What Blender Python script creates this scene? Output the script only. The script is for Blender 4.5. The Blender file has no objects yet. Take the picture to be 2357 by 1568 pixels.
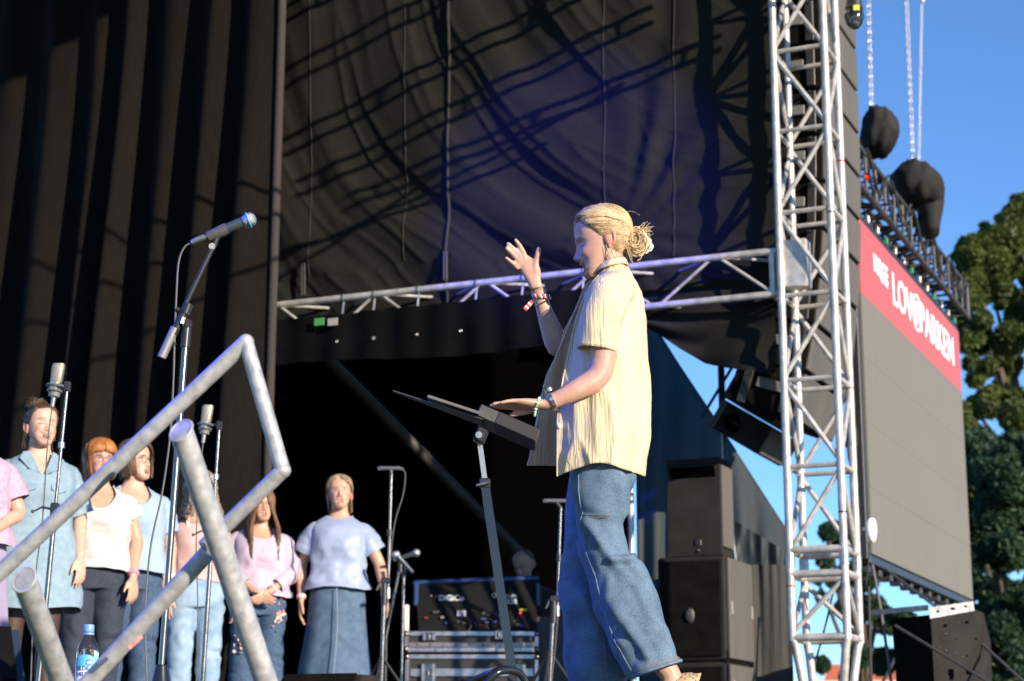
import bpy, bmesh, math, random
from mathutils import Vector as V, Matrix, noise
random.seed(11)
sc = bpy.context.scene
R = math.radians
# ---------------------------------------------------------------- camera, sky, sun, exposure
TH = R(12.81); F = 4321.0; CX = 1178.5; CY = 784.0; CZ = -0.20
cam = bpy.data.cameras.new('camera'); camo = bpy.data.objects.new('camera', cam)
sc.collection.objects.link(camo); sc.camera = camo
camo.location = (0, 0, CZ); camo.rotation_euler = (math.pi/2 + TH, 0, 0)
cam.sensor_width = 36; cam.lens = 36*F/2357; cam.clip_end = 2000; cam.clip_start = 0.05
cam.dof.use_dof = True; cam.dof.focus_distance = 6.25; cam.dof.aperture_fstop = 4.5
SUN_AZ = R(138); SUN_EL = R(16)                       # azimuth from +Y towards +X
SD = V((math.sin(SUN_AZ)*math.cos(SUN_EL), math.cos(SUN_AZ)*math.cos(SUN_EL), math.sin(SUN_EL)))
w = bpy.data.worlds.new('World'); sc.world = w; w.use_nodes = True
nt = w.node_tree; nt.nodes.clear()
sky = nt.nodes.new('ShaderNodeTexSky'); sky.sky_type = 'NISHITA'; sky.sun_disc = False
sky.sun_elevation = SUN_EL; sky.sun_rotation = SUN_AZ
sky.air_density = 1.0; sky.dust_density = 0.0; sky.ozone_density = 5.5; sky.altitude = 2500
bg = nt.nodes.new('ShaderNodeBackground'); bg.inputs[1].default_value = 0.14
wo = nt.nodes.new('ShaderNodeOutputWorld')
nt.links.new(sky.outputs[0], bg.inputs[0]); nt.links.new(bg.outputs[0], wo.inputs[0])
sl = bpy.data.lights.new('sun', 'SUN'); sl.energy = 4.6; sl.angle = R(0.55); sl.color = (1.0, 0.84, 0.65)
so = bpy.data.objects.new('sun', sl); sc.collection.objects.link(so)
so.rotation_euler = (-SD).to_track_quat('-Z', 'Y').to_euler(); so.location = SD*40
sc.view_settings.view_transform = 'Standard'; sc.view_settings.look = 'None'
sc.view_settings.exposure = 0.85; sc.view_settings.gamma = 1.0; sc.view_settings.use_curve_mapping = False
sc.cycles.use_denoising = True; sc.cycles.max_bounces = 6; sc.cycles.transparent_max_bounces = 12
sc.cycles.sample_clamp_indirect = 6
# ---------------------------------------------------------------- helpers
ST, CT = math.sin(TH), math.cos(TH)
def P(u, v, Y):                                        # where a sight line of the photograph stands at distance Y
    a = (u-CX)/F; b = -(v-CY)/F
    d1 = CT - b*ST; d2 = ST + b*CT; t = Y/d1
    return V((a*t, Y, CZ + d2*t))
def PX(px, Y): return px*Y/F*1.02                      # size in metres of px at distance Y
A = V((.394, .919, 0)); B = V((-.919, .394, 0)); N = V((-.394, -.919, 0)); AUD = V((.919, -.394, 0)); UP = V((0, 0, 1))
org = {}
def lerp(a, b, t): return a + (b-a)*t
def sst(a, b, x):
    t = max(0., min(1., (x-a)/(b-a))); return t*t*(3-2*t)
def interp(tab, x):
    if x <= tab[0][0]: return tab[0][1:]
    for p, q in zip(tab, tab[1:]):
        if x <= q[0]:
            t = (x-p[0])/(q[0]-p[0]); return tuple(lerp(i, j, t) for i, j in zip(p[1:], q[1:]))
    return tab[-1][1:]
def crom(pts, n):                                      # smooth curve through points
    pts = [V(p) for p in pts]; out = []
    q = [pts[0]*2-pts[1]] + pts + [pts[-1]*2-pts[-2]]
    for i in range(len(pts)-1):
        a, b, c, d = q[i:i+4]
        for k in range(n):
            t = k/n
            out.append(.5*((2*b) + (c-a)*t + (2*a-5*b+4*c-d)*t*t + (3*b-a-3*c+d)*t**3))
    return out + [pts[-1]]
def plane_hit(u, v, p0, n):                            # sight line meets a plane of the place
    o = V((0,0,CZ)); d = P(u, v, 1) - o; return o + d*((p0-o).dot(n)/d.dot(n))
class MB:
    def __init__(s): s.v = []; s.f = []; s.c = None
    def add(s, vs, fs):
        o = len(s.v); s.v += [V(p) for p in vs]; s.f += [tuple(i+o for i in f) for f in fs]; return s
    def loft(s, rings, cap0=True, cap1=True, closed=True):
        n = len(rings[0]); vs = [p for r in rings for p in r]; fs = []
        for i in range(len(rings)-1):
            for j in range(n if closed else n-1):
                k = (j+1) % n
                fs.append((i*n+j, i*n+k, (i+1)*n+k, (i+1)*n+j))
        if cap0: fs.append(tuple(range(n))[::-1])
        if cap1: fs.append(tuple((len(rings)-1)*n+j for j in range(n)))
        return s.add(vs, fs)
    def tube(s, pts, r, n=8, cap=True, ref=None, flat=1.0):
        pts = [V(p) for p in pts]; m = len(pts)
        if not hasattr(r, '__len__'): r = [r]*m
        rings = []; e = None
        for i, p in enumerate(pts):
            t = (pts[min(i+1, m-1)] - pts[max(i-1, 0)])
            t = t.normalized() if t.length > 1e-9 else V((0, 0, 1))
            if e is None:
                e = V(ref) if ref is not None else (V((0, 0, 1)) if abs(t.z) < .9 else V((1, 0, 0)))
            e = (e - t*e.dot(t))
            e = e.normalized() if e.length > 1e-6 else t.orthogonal().normalized()
            g = t.cross(e)
            rings.append([p + e*(math.cos(2*math.pi*k/n)*r[i]*flat) + g*(math.sin(2*math.pi*k/n)*r[i]) for k in range(n)])
        return s.loft(rings, cap, cap)
    def box(s, c, hx, hy, hz, ex=(1,0,0), ey=(0,1,0), ez=(0,0,1), b=0.0):
        c = V(c); ex, ey, ez = V(ex), V(ey), V(ez)
        if b <= 0:
            vs = [c + ex*(hx*i) + ey*(hy*j) + ez*(hz*k) for k in (-1,1) for j in (-1,1) for i in (-1,1)]
            return s.add(vs, [(0,2,3,1),(4,5,7,6),(0,1,5,4),(2,6,7,3),(0,4,6,2),(1,3,7,5)])
        bm = bmesh.new()
        for i in (-1,1):
            for j in (-1,1):
                for k in (-1,1):
                    for q in ((b,b,0),(b,0,b),(0,b,b)):
                        bm.verts.new(c + ex*(i*(hx-q[0])) + ey*(j*(hy-q[1])) + ez*(k*(hz-q[2])))
        bmesh.ops.convex_hull(bm, input=bm.verts)
        bm.verts.index_update()
        vs = [v.co.copy() for v in bm.verts]; fs = [tuple(v.index for v in f.verts) for f in bm.faces]
        bm.free(); return s.add(vs, fs)
    def prism(s, poly, d):                             # poly of world points, extruded by vector d
        n = len(poly); d = V(d); vs = [V(p) for p in poly] + [V(p)+d for p in poly]
        fs = [tuple(range(n))[::-1], tuple(range(n, 2*n))] + [(i, (i+1) % n, n+(i+1) % n, n+i) for i in range(n)]
        return s.add(vs, fs)
    def sph(s, c, rx, ry=None, rz=None, n=14, m=9, rot=None):
        ry = ry or rx; rz = rz or rx; c = V(c); rings = []
        for i in range(m+1):
            a = -math.pi/2 + math.pi*(i*.996+.002*m)/m
            r = []
            for j in range(n):
                p = V((rx*math.cos(a)*math.cos(2*math.pi*j/n), ry*math.cos(a)*math.sin(2*math.pi*j/n), rz*math.sin(a)))
                r.append(c + (rot @ p if rot else p))
            rings.append(r)
        return s.loft(rings)
    def torus(s, c, R0, r, ax, n=20, m=6, sq=1.0, up=None):
        ax = V(ax).normalized(); e = (V(up) - ax*V(up).dot(ax)).normalized() if up else ax.orthogonal().normalized(); g = ax.cross(e); c = V(c); vs = []; fs = []
        for i in range(n):
            d = e*math.cos(2*math.pi*i/n)*sq + g*math.sin(2*math.pi*i/n)
            for j in range(m):
                vs.append(c + d*(R0 + r*math.cos(2*math.pi*j/m)) + ax*(r*math.sin(2*math.pi*j/m)))
        for i in range(n):
            for j in range(m):
                fs.append((i*m+j, ((i+1) % n)*m+j, ((i+1) % n)*m+(j+1) % m, i*m+(j+1) % m))
        return s.add(vs, fs)
    def build(s, name, mat, parent=None, sharp=38, recalc=True, cols=None):
        o0 = org.get(parent.name, V((0,0,0))) if parent else V((0,0,0))
        me = bpy.data.meshes.new(name)
        me.from_pydata([tuple(p-o0) for p in s.v], [], s.f)
        if recalc:
            bm = bmesh.new(); bm.from_mesh(me); bmesh.ops.recalc_face_normals(bm, faces=bm.faces); bm.to_mesh(me); bm.free()
        me.shade_smooth()
        if sharp: me.set_sharp_from_angle(angle=R(sharp))
        if cols:
            at = me.color_attributes.new('Col', 'FLOAT_COLOR', 'POINT')
            at.data.foreach_set('color', [x for c in cols for x in (c[0], c[1], c[2], 1.0)])
        if mat: me.materials.append(mat)
        ob = bpy.data.objects.new(name, me); sc.collection.objects.link(ob)
        if parent: ob.parent = parent
        org[ob.name] = o0
        return ob
def tag(o, label=None, cat=None, group=None, kind=None):
    if label: o['label'] = label
    if cat: o['category'] = cat
    if group: o['group'] = group
    if kind: o['kind'] = kind
    return o
def thing(name, loc, label, cat, group=None):
    o = bpy.data.objects.new(name, None); sc.collection.objects.link(o)
    o.location = loc; o.empty_display_size = .1; org[o.name] = V(loc)
    return tag(o, label, cat, group)
def remesh(m, vox, sm=3, fac=.6):
    me = bpy.data.meshes.new('tmp'); me.from_pydata([tuple(p) for p in m.v], [], m.f)
    bm = bmesh.new(); bm.from_mesh(me); bmesh.ops.recalc_face_normals(bm, faces=bm.faces); bm.to_mesh(me); bm.free()
    ob = bpy.data.objects.new('tmp', me); sc.collection.objects.link(ob)
    d = ob.modifiers.new('r', 'REMESH'); d.mode = 'VOXEL'; d.voxel_size = vox
    d = ob.modifiers.new('s', 'SMOOTH'); d.iterations = sm; d.factor = fac
    ev = ob.evaluated_get(bpy.context.evaluated_depsgraph_get()); me2 = ev.to_mesh()
    out = MB(); out.v = [v.co.copy() for v in me2.vertices]; out.f = [tuple(p.vertices) for p in me2.polygons]
    ev.to_mesh_clear(); bpy.data.objects.remove(ob); bpy.data.meshes.remove(me)
    return out
def displace(m, fn):                                   # move vertices along their normals by fn(p)
    me = bpy.data.meshes.new('tmp'); me.from_pydata([tuple(p) for p in m.v], [], m.f)
    nn = [v.normal.copy() for v in me.vertices]
    bpy.data.meshes.remove(me)
    m.v = [p + n*fn(p) for p, n in zip(m.v, nn)]
    return m
def text_mesh(body, size, depth=0.0, bold=0.0, align='CENTER'):
    cu = bpy.data.curves.new('t', 'FONT'); cu.body = body; cu.size = size; cu.align_x = align; cu.align_y = 'CENTER'
    cu.extrude = depth; cu.offset = bold; cu.resolution_u = 3
    ob = bpy.data.objects.new('t', cu); sc.collection.objects.link(ob)
    ev = ob.evaluated_get(bpy.context.evaluated_depsgraph_get()); me = ev.to_mesh()
    m = MB(); m.v = [v.co.copy() for v in me.vertices]; m.f = [tuple(p.vertices) for p in me.polygons]
    ev.to_mesh_clear(); bpy.data.objects.remove(ob); bpy.data.curves.remove(cu)
    return m
def place(m, o, ex, ey, ez=None):                      # map flat text coordinates into the world
    ez = ez or ex.cross(ey); m.v = [o + ex*p.x + ey*p.y + ez*p.z for p in m.v]; return m
# ---------------------------------------------------------------- materials
mats = {}
def mat(name, c, rough=.6, metal=0., var=0., vs=8., c2=None, bump=0., bs=60., stretch=None, sub=0., vcol=False, spec=.5, em=None, trans=0., sheen=0., wave=None, alpha=None, coat=0., det=4., bd=.01):
    if name in mats: return mats[name]
    m = bpy.data.materials.new(name); m.use_nodes = True; t = m.node_tree; b = t.nodes['Principled BSDF']; L = t.links.new
    b.inputs['Roughness'].default_value = rough; b.inputs['Metallic'].default_value = metal
    b.inputs['Specular IOR Level'].default_value = spec
    b.inputs['Base Color'].default_value = (*c, 1)
    tc = t.nodes.new('ShaderNodeTexCoord'); vec = tc.outputs['Object']
    if stretch:
        mp = t.nodes.new('ShaderNodeMapping'); mp.inputs['Scale'].default_value = stretch; L(vec, mp.inputs[0]); vec = mp.outputs[0]
    if vcol:
        at = t.nodes.new('ShaderNodeAttribute'); at.attribute_name = 'Col'; L(at.outputs['Color'], b.inputs['Base Color'])
    if var or c2:
        nz = t.nodes.new('ShaderNodeTexNoise'); nz.inputs['Scale'].default_value = vs; nz.inputs['Detail'].default_value = det; L(vec, nz.inputs['Vector'])
        rp = t.nodes.new('ShaderNodeMapRange'); rp.inputs[1].default_value = .32; rp.inputs[2].default_value = .68; L(nz.outputs[0], rp.inputs[0])
        mx = t.nodes.new('ShaderNodeMix'); mx.data_type = 'RGBA'; L(rp.outputs[0], mx.inputs[0])
        lo = c2 or tuple(x*(1-var) for x in c); hi = c if c2 else tuple(min(1, x*(1+var)) for x in c)
        if vcol:
            mx.blend_type = 'MULTIPLY'; mx.inputs[6].default_value = (1,1,1,1); L(at.outputs['Color'], mx.inputs[6]); mx.inputs[7].default_value = (1-var, 1-var*1.3, 1-var*1.3, 1)
        else:
            mx.inputs[6].default_value = (*lo, 1); mx.inputs[7].default_value = (*hi, 1)
        L(mx.outputs[2], b.inputs['Base Color'])
        rr = t.nodes.new('ShaderNodeMapRange'); rr.inputs[3].default_value = max(.03, rough-.08); rr.inputs[4].default_value = min(1, rough+.08); L(nz.outputs[0], rr.inputs[0]); L(rr.outputs[0], b.inputs['Roughness'])
    if bump:
        n2 = t.nodes.new('ShaderNodeTexNoise'); n2.inputs['Scale'].default_value = bs; n2.inputs['Detail'].default_value = 3; L(vec, n2.inputs['Vector'])
        bp = t.nodes.new('ShaderNodeBump'); bp.inputs['Strength'].default_value = bump; bp.inputs['Distance'].default_value = bd; L(n2.outputs[0], bp.inputs['Height']); L(bp.outputs[0], b.inputs['Normal'])
    if sub:
        b.inputs['Subsurface Weight'].default_value = sub; b.inputs['Subsurface Radius'].default_value = (1, .35, .2); b.inputs['Subsurface Scale'].default_value = .006
    if sheen:
        b.inputs['Sheen Weight'].default_value = sheen; b.inputs['Sheen Roughness'].default_value = .5
    if em:
        b.inputs['Emission Color'].default_value = (*em[0], 1); b.inputs['Emission Strength'].default_value = em[1]
    if trans: b.inputs['Transmission Weight'].default_value = trans
    if coat: b.inputs['Coat Weight'].default_value = coat; b.inputs['Coat Roughness'].default_value = .15
    mats[name] = m; return m
def thin(m, c, w):                                     # cloth that lets some light through
    t = m.node_tree; b = t.nodes['Principled BSDF']; o = [n for n in t.nodes if n.type == 'OUTPUT_MATERIAL'][0]
    tr = t.nodes.new('ShaderNodeBsdfTranslucent'); tr.inputs[0].default_value = (*c, 1); ms = t.nodes.new('ShaderNodeMixShader'); ms.inputs[0].default_value = w
    t.links.new(b.outputs[0], ms.inputs[1]); t.links.new(tr.outputs[0], ms.inputs[2]); t.links.new(ms.outputs[0], o.inputs[0]); return m
ALU = mat('aluminium', (.52,.50,.47), .45, .4, var=.25, vs=14, bump=.08, bs=40)
ALUD = mat('aluminium_worn', (.5,.5,.5), .42, .85, var=.3, vs=20)
GALV = mat('galvanised', (.52,.52,.52), .5, .35, c2=(.31,.32,.33), vs=38, bump=.25, bs=90, bd=.002)
CHROME = mat('stand_chrome', (.22,.21,.20), .28, 1.0, var=.15, vs=30)
BLKM = mat('black_metal', (.022,.022,.024), .42, .0, var=.4, vs=30, spec=.6)
BLKT = mat('black_truss', (.05,.05,.052), .5, .3, var=.5, vs=25)
RUB = mat('rubber', (.03,.03,.03), .6)
GREYP = mat('grey_plastic', (.16,.16,.16), .5, bump=.4, bs=400, bd=.001)
CAB = mat('speaker_paint', (.026,.024,.022), .85, spec=.08, var=.2, vs=5, bump=.35, bs=260, bd=.002)
CABD = mat('speaker_dark', (.008,.0075,.007), .9, spec=.04, var=.3, vs=9, bump=.3, bs=260, bd=.002)
GRILLE = mat('speaker_grille', (.10,.093,.082), .7, spec=.3, var=.12, vs=3, stretch=(1,1,.15), bump=.3, bs=300, bd=.002)
RED = mat('red_plastic', (.55,.03,.03), .45)
WHITE = mat('white_plastic', (.8,.8,.8), .4)
# ---------------------------------------------------------------- the setting
def sheet(name, nx, ny, fn, m, parent=None, **k):
    q = MB(); vs = [fn(i/nx, j/ny) for j in range(ny+1) for i in range(nx+1)]
    fs = [(j*(nx+1)+i, j*(nx+1)+i+1, (j+1)*(nx+1)+i+1, (j+1)*(nx+1)+i) for j in range(ny) for i in range(nx)]
    q.add(vs, fs); return q.build(name, m, parent, sharp=None, recalc=False, **k)
GRASS = mat('lawn', (.07,.10,.03), .9, c2=(.045,.07,.02), vs=1.5, bump=.6, bs=30)
DECK = mat('stage_deck', (.03,.028,.026), .55, var=.4, vs=3, bump=.2, bs=80)
g = MB().box((0, 200, -1.65), 700, 900, .05); tag(g.build('ground', GRASS), kind='structure')
# stage deck: parallel to the stage front, its near edge just below the picture
T0 = V((1.66, 11.75, 0))
def S2(a, b, z=0): return T0 + B*a + A*b + UP*z        # stage coordinates: a upstage, b across, z up
st = MB().prism([S2(-.9,-5.9,-.06), S2(7.5,-5.9,-.06), S2(7.5,5.2,-.06), S2(-.9,5.2,-.06)], (0,0,.06))
tag(st.build('stage_floor', DECK, sharp=30), kind='structure')
sk = MB()
for p, q in (((-.86,-5.86),(7.4,-5.86)), ((-.86,-5.86),(-.86,5.1))):
    a, b = S2(*p, -1.6), S2(*q, -1.6); n = (b-a).cross(UP).normalized()*.015
    sk.prism([a, b, b+UP*1.535, a+UP*1.535], n)
tag(sk.build('stage_skirt', mat('skirt_cloth', (.02,.02,.02), .9)), kind='structure')

DR = mat('drape_cloth', (.0165,.0162,.014), .9, c2=(.0095,.0093,.0082), vs=60, bump=.5, bs=220, bd=.003, spec=.15, stretch=(1,1,1.6))
CUR = mat('curtain_velvet', (.0092,.0078,.0070), .95, c2=(.0056,.0048,.0044), vs=70, bump=.4, bs=160, bd=.003, spec=.1, stretch=(1,1,.12))
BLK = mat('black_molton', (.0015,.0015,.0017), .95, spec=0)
SEAM = mat('drape_seam', (.028,.027,.024), .85)
# side drape hanging over the side truss
def drape_pt(s, z):
    # folds: swags curving around the upper outer corner, and a fan near the tower
    x = -s; y = z
    w1 = noise.noise(V((x*1.1, y*1.1, 3.1))); w2 = noise.noise(V((x*2.7, y*2.2, 7.7)))
    r = math.hypot(x-.35, (y-5.9)*1.15) + .10*w1 + .04*w2
    f1 = math.sin(r*9.5 + 1.2*w1)
    f1 = math.copysign(abs(f1)**.75, f1)*(.020+.034*abs(noise.noise(V((x*.9, y*.8, 1)))))
    an = math.atan2(y-3.35, x+1.15) + .05*w1
    rr = math.hypot(x+1.15, y-3.35)
    f2 = math.sin(an*17 + 2*w2)*.030*sst(.15, .7, rr)
    m1 = 1 - sst(-1.45, -1.0, x)
    m2 = .8*(1-.75*sst(-.75, -.4, x))*sst(-1.3, -.9, x)*(1-sst(1.2, 1.7, an))
    flat = sst(-1.35, -1.1, x)*(1-sst(-.8, -.6, x))
    cr = max(0., 1-3.2*abs(noise.noise(V((r*5.5, an*1.6, 2.2)))))**2
    d = f1*m1*(.55+.45*sst(-3.2, -2.2, x)) + f2*m2*.9 + .014*w2 + .04*w1 + .016*cr*(.4+m1*.6)
    d *= .25 + .75*sst(2.85, 3.25, z)
    return S2(s, 0, z) + N*(d - .34)
dr = thing('side_drape', S2(2, 0, 2.9), 'large creased black drape hanging above the long horizontal aluminium truss', 'drape')
ZB = lambda s: 2.78
sheet('cloth', 300, 200, lambda i, j: drape_pt(-.06+i*4.4, lerp(2.76, 6.9, j)), DR, dr)
def on_drape(u, v):                                   # stage (s, z) under a sight line
    a = P(u, v, 1) - V((0,0,CZ)); o = V((0,0,CZ)); t = (T0-N*.34-o).dot(A)/a.dot(A); q = o + a*t
    return (q-T0).dot(B), q.z
for u, vs in ((935, (0, 600)), (1392, (-20, 560)), (1552, (-20, 590)), (718, (-10, 640))):
    pts = []
    for k in range(40):
        s_, z_ = on_drape(u + (0 if u > 1000 else -4*k/40), lerp(vs[0], vs[1], k/39)); pts.append(drape_pt(s_, z_) + N*.004)
    MB().tube(pts, .0035, 5).build('seam', SEAM, dr)
s_, z_ = on_drape(1032, 560)
pts = [drape_pt(s_, lerp(2.95, 6.8, k/60)) + N*.012 for k in range(61)]
MB().tube(pts, .011, 6).build('hem_rope', mat('rope_dark', (.018,.018,.017), .8), dr)
for u, v0, v1 in ((1035, 585, 650), (706, 610, 685)):
    a = on_drape(u, v0); b = on_drape(u, v1)
    for o in (-.012, .012):
        MB().tube([drape_pt(a[0]+o, a[1])+N*.03, drape_pt(b[0]+o, b[1])+N*.05], .007, 6).build('bungee', mat('bungee_grey', (.05,.05,.048), .6), dr)
# part of the side drape that hangs below the truss beside the tower
def low_pt(i, j):
    u = lerp(1786, 1440, i); vb = interp([(1440,728), (1510,766), (1560,800), (1620,835), (1700,852), (1786,864)], u)[0]; vt = lerp(655, 690, i)
    q = plane_hit(u, lerp(vb, vt, j), T0-N*.22, A)
    return q + N*(.03*math.sin(i*9+j*3) + .05*noise.noise(V((i*2.5, q.z*1.8, 5))) + .03*math.sin((i+j)*14)*(1-j))
sw = tag(sheet('hanging_cloth', 60, 40, low_pt, DR), 'black cloth hanging under the truss beside the aluminium tower', 'drape')
# skirt wrapped on the truss further upstage
def wrap_pt(i, j):
    s = lerp(1.0, 4.3, i); z = lerp(2.55+.03*math.sin(s*2.3), 2.90, j); d = .012*math.sin(s*23) + .02*noise.noise(V((s*4, z*6, 2)))
    return S2(s, 0, z) + N*(.17 + d)
wr = thing('truss_skirt', S2(3, -.2, 2.4), 'narrow black cloth skirt tied below the truss with a green tag', 'drape')
sheet('cloth', 120, 10, wrap_pt, mat('skirt_sheet', (.0022,.0022,.0025), .8, spec=.08, bump=.4, bs=12), wr)
for u, c in ((735, (.05,.28,.06)), (766, (.32,.30,.27))):
    MB().box(plane_hit(u, 741, T0+N*.21, A), .038, .004, .026, ex=B, ey=N).build('tag', mat('tag_%d' % u, c, .6), wr)
for u in (775, 860, 960, 1060):
    MB().torus(plane_hit(u, 792 - (u-700)*.085, T0+N*.20, A), .008, .002, N, 10, 4).build('eyelet', ALUD, wr)
# upstage curtain with deep vertical folds
C0 = V((-1.70, 12.95, 0)); CD = V((-.82, .57, 0)).normalized(); CN = V((-.57, -.82, 0)).normalized()
FOLD = []; s_ = -.02; rng = random.Random(3)
while s_ < 5.6:
    wd = rng.uniform(.34, .60); FOLD.append((s_, wd, rng.uniform(.20, .32))); s_ += wd
def cur_pt(i, j):
    s = i*5.0; z = j*7.8
    k = [f for f in FOLD if f[0] <= s][-1]; t = (s-k[0])/k[1]
    open_ = lerp(1.2, .35, sst(1.5, 5.8, z))
    prof = math.sin(math.pi*t)**2.2*k[2] if t < 1 else 0
    d = prof*open_ + .035*noise.noise(V((s*3.1, z*.35, 1))) + .012*noise.noise(V((s*9, z*.6, 5)))
    skew = .10*(1-z/7.4)*math.sin(s*5)
    return C0 + CD*(s+skew*.3) + UP*z + CN*d
cu = thing('curtain', C0 + CD*2, 'tall black stage curtain in deep vertical folds behind the choir', 'curtain')
sheet('cloth', 360, 60, cur_pt, CUR, cu)
MB().tube([cur_pt(0, k/40)+CN*.015+V((.012,0,0)) for k in range(41)], .032, 10).build('hem', mat('hem_velvet', (.035,.030,.027), .9, bump=.3, bs=160), cu)
# dark wing and backstage: near-black sheet stands in for the shade
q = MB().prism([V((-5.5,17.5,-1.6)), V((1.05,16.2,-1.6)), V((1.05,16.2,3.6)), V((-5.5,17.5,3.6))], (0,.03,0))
tag(q.build('wing_shade_sheet', BLK), 'plain black drape closing the dark wing behind the mixing desk', 'drape')
q = MB().prism([S2(-.6,-5.9,7.6), S2(7.4,-5.9,7.6), S2(7.4,4.9,7.2), S2(-.6,4.9,7.2)], (0,0,.04))
tag(q.build('stage_roof', BLK), 'black roof sheet over the stage, above the picture', 'roof')
a, b = P(722, 792, 14.6), P(1215, 1290, 15.6)
tag(MB().tube([a, lerp(a,b,.5), b], .045, 12).build('brace_pole', mat('pole_dark', (.045,.042,.04), .6, var=.3, vs=6)), 'dark slanting brace pole crossing the black wing', 'pole')

# ---------------------------------------------------------------- trusses
def truss(name, label, p0, d, length, e1, e2, size, rc, rb, bay, m, group=None, ends=True, zig=True, rungs=True):
    t = thing(name, p0, label, 'truss', group); d = V(d).normalized(); h = size/2
    cs = [e1*h+e2*h, -e1*h+e2*h, -e1*h-e2*h, e1*h-e2*h]
    for c in cs: MB().tube([p0+c, p0+c+d*length], rc, 12).build('chord', m, t)
    n = max(1, round(length/bay)); bl = length/n
    for f in range(4):
        a, b = cs[f], cs[(f+1) % 4]
        for k in range(n):
            x0, x1 = k*bl, (k+1)*bl
            if rungs and (k or not ends): MB().tube([p0+a+d*x0, p0+b+d*x0], rb, 8).build('rung', m, t)
            p, q_ = (a, b) if (k+f) % 2 == 0 else (b, a)
            if zig: MB().tube([p0+p+d*(x0+.02), p0+q_+d*(x1-.02)], rb, 8).build('brace', m, t)
        if ends:
            for x in (0.03, length-.03): MB().tube([p0+a+d*x, p0+b+d*x], rc*.95, 10).build('end_bar', m, t)
    return t
# main tower: two sections bolted together
TS = .345
TC = P(1878, 800, 11.9); TC.z = 0
zj = P(1869, 1293, 11.9).z
tw1 = truss('truss_tower', 'tall square aluminium truss tower between the stage and the video screen', V((TC.x, TC.y, zj+.03)), UP, 5.6, AUD, A, TS, .026, .0165, .56, ALU)
zb = P(1869, 1478, 11.9).z
for c in (AUD*TS/2+A*TS/2, -AUD*TS/2+A*TS/2, -AUD*TS/2-A*TS/2, AUD*TS/2-A*TS/2):
    p = V((TC.x, TC.y, 0)) + c
    MB().tube([p+UP*zb, p+UP*(zj-.03)], .026, 12).build('chord', ALU, tw1)
    MB().tube([p+UP*(zj-.04), p+UP*(zj+.04)], .031, 12).build('coupler', ALUD, tw1)
    MB().tube([p+UP*(zb+.02), p+UP*(zb-.05)-c*.1, p-c*.45+UP*.05, p-c*.5+UP*-.0], .027, 12).build('base_leg', ALU, tw1)
cs = [AUD*TS/2+A*TS/2, -AUD*TS/2+A*TS/2, -AUD*TS/2-A*TS/2, AUD*TS/2-A*TS/2]
for f in range(4):
    a, b = cs[f]+V((TC.x,TC.y,0)), cs[(f+1) % 4]+V((TC.x,TC.y,0))
    MB().tube([a+UP*(zj-.09), b+UP*(zj-.09)], .024, 10).build('end_bar', ALU, tw1)
    MB().tube([a+UP*(zb+.02), b+UP*(zb+.02)], .024, 10).build('end_bar', ALU, tw1)
    p, q_ = (a, b) if f % 2 else (b, a)
    MB().tube([p+UP*(zj-.12), q_+UP*(zb+.05)], .0165, 8).build('brace', ALU, tw1)
for k, (ci, z) in enumerate(((0, 2.2), (3, 3.3), (0, 3.75), (3, 1.35), (2, .9), (1, 4.1))):
    MB().tube([V((TC.x,TC.y,z))+cs[ci], V((TC.x,TC.y,z+.012))+cs[ci]], .0275, 12).build('marker_tape', RED if k % 2 == 0 else BLKM, tw1)
bp = P(1833, 610, 11.85); MB().box(bp, .085, .06, .16, ex=AUD, ey=A, b=.008).build('corner_block', ALU, tw1)
# side truss from the tower upstage
ts0 = TC + B*(TS/2+.03); ts0.z = P(1780, 632, 11.9).z
truss('side_truss', 'long horizontal aluminium truss running left from the tower', ts0, B, 4.6, A, UP, .29, .025, .011, .42, ALU, rungs=False)
for x in (1.35, 1.8, 2.15, 2.6, 2.95, 3.2):
    c = ts0 + B*x - A*.145 + UP*.145
    MB().torus(c, .029, .005, B, 14, 5).build('cable_tie', mat('tie_green', (.02,.05,.03), .6), bpy.data.objects['side_truss'])
    MB().tube([c - UP*.03, c - UP*.13 + B*.01], .008, 6).build('hook', ALUD, bpy.data.objects['side_truss'])
# unseen roof truss, added above the stage to shade drape and curtain
RT = mat('roof_truss_alu', (.6,.6,.6), .4, .8)
roofg = 'roof trusses above the picture'
for k, (x, y0, y1, z, sz) in enumerate(((2.3,-.5,-6.,6.9,.3),)):
    truss('roof_truss', 'heavy roof truss above the picture over the stage', S2(x, y0, z), -A, abs(y1-y0), B, UP, sz, .022, .011, .6, RT, None, rungs=False)
# unseen pipe pairs, added to stripe the drape with their shadows
words = ['lowest', 'second lowest', 'middle', 'second highest', 'highest']
for k, (a0, b0, a1, b1, z0, z1, gap) in enumerate(((-.9,-.25,-.7,-1.5,5.05,5.10,.10), (-.5,-.3,-.45,-1.6,5.35,5.30,.12), (.2,-.25,.35,-1.6,5.55,5.40,.13), (-.3,-.3,-.1,-1.8,6.25,6.1,.14), (1.2,-.3,1.1,-1.3,6.2,6.3,.12))):
    p, q_ = S2(a0, b0, z0), S2(a1, b1, z1); t = thing('shadow_bar', p, words[k] + ' twin pipe lighting bar above the picture beside the tower', 'bar', 'twin pipe bars above the picture')
    for o in (0, gap): MB().tube([p+UP*o, q_+UP*o], .021, 8).build('pipe', RT, t)
    for x in (.1, .5, .9): MB().tube([lerp(p, q_, x)-UP*.02, lerp(p, q_, x)+UP*(gap+.02)], .014, 6).build('spacer', RT, t)
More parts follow.
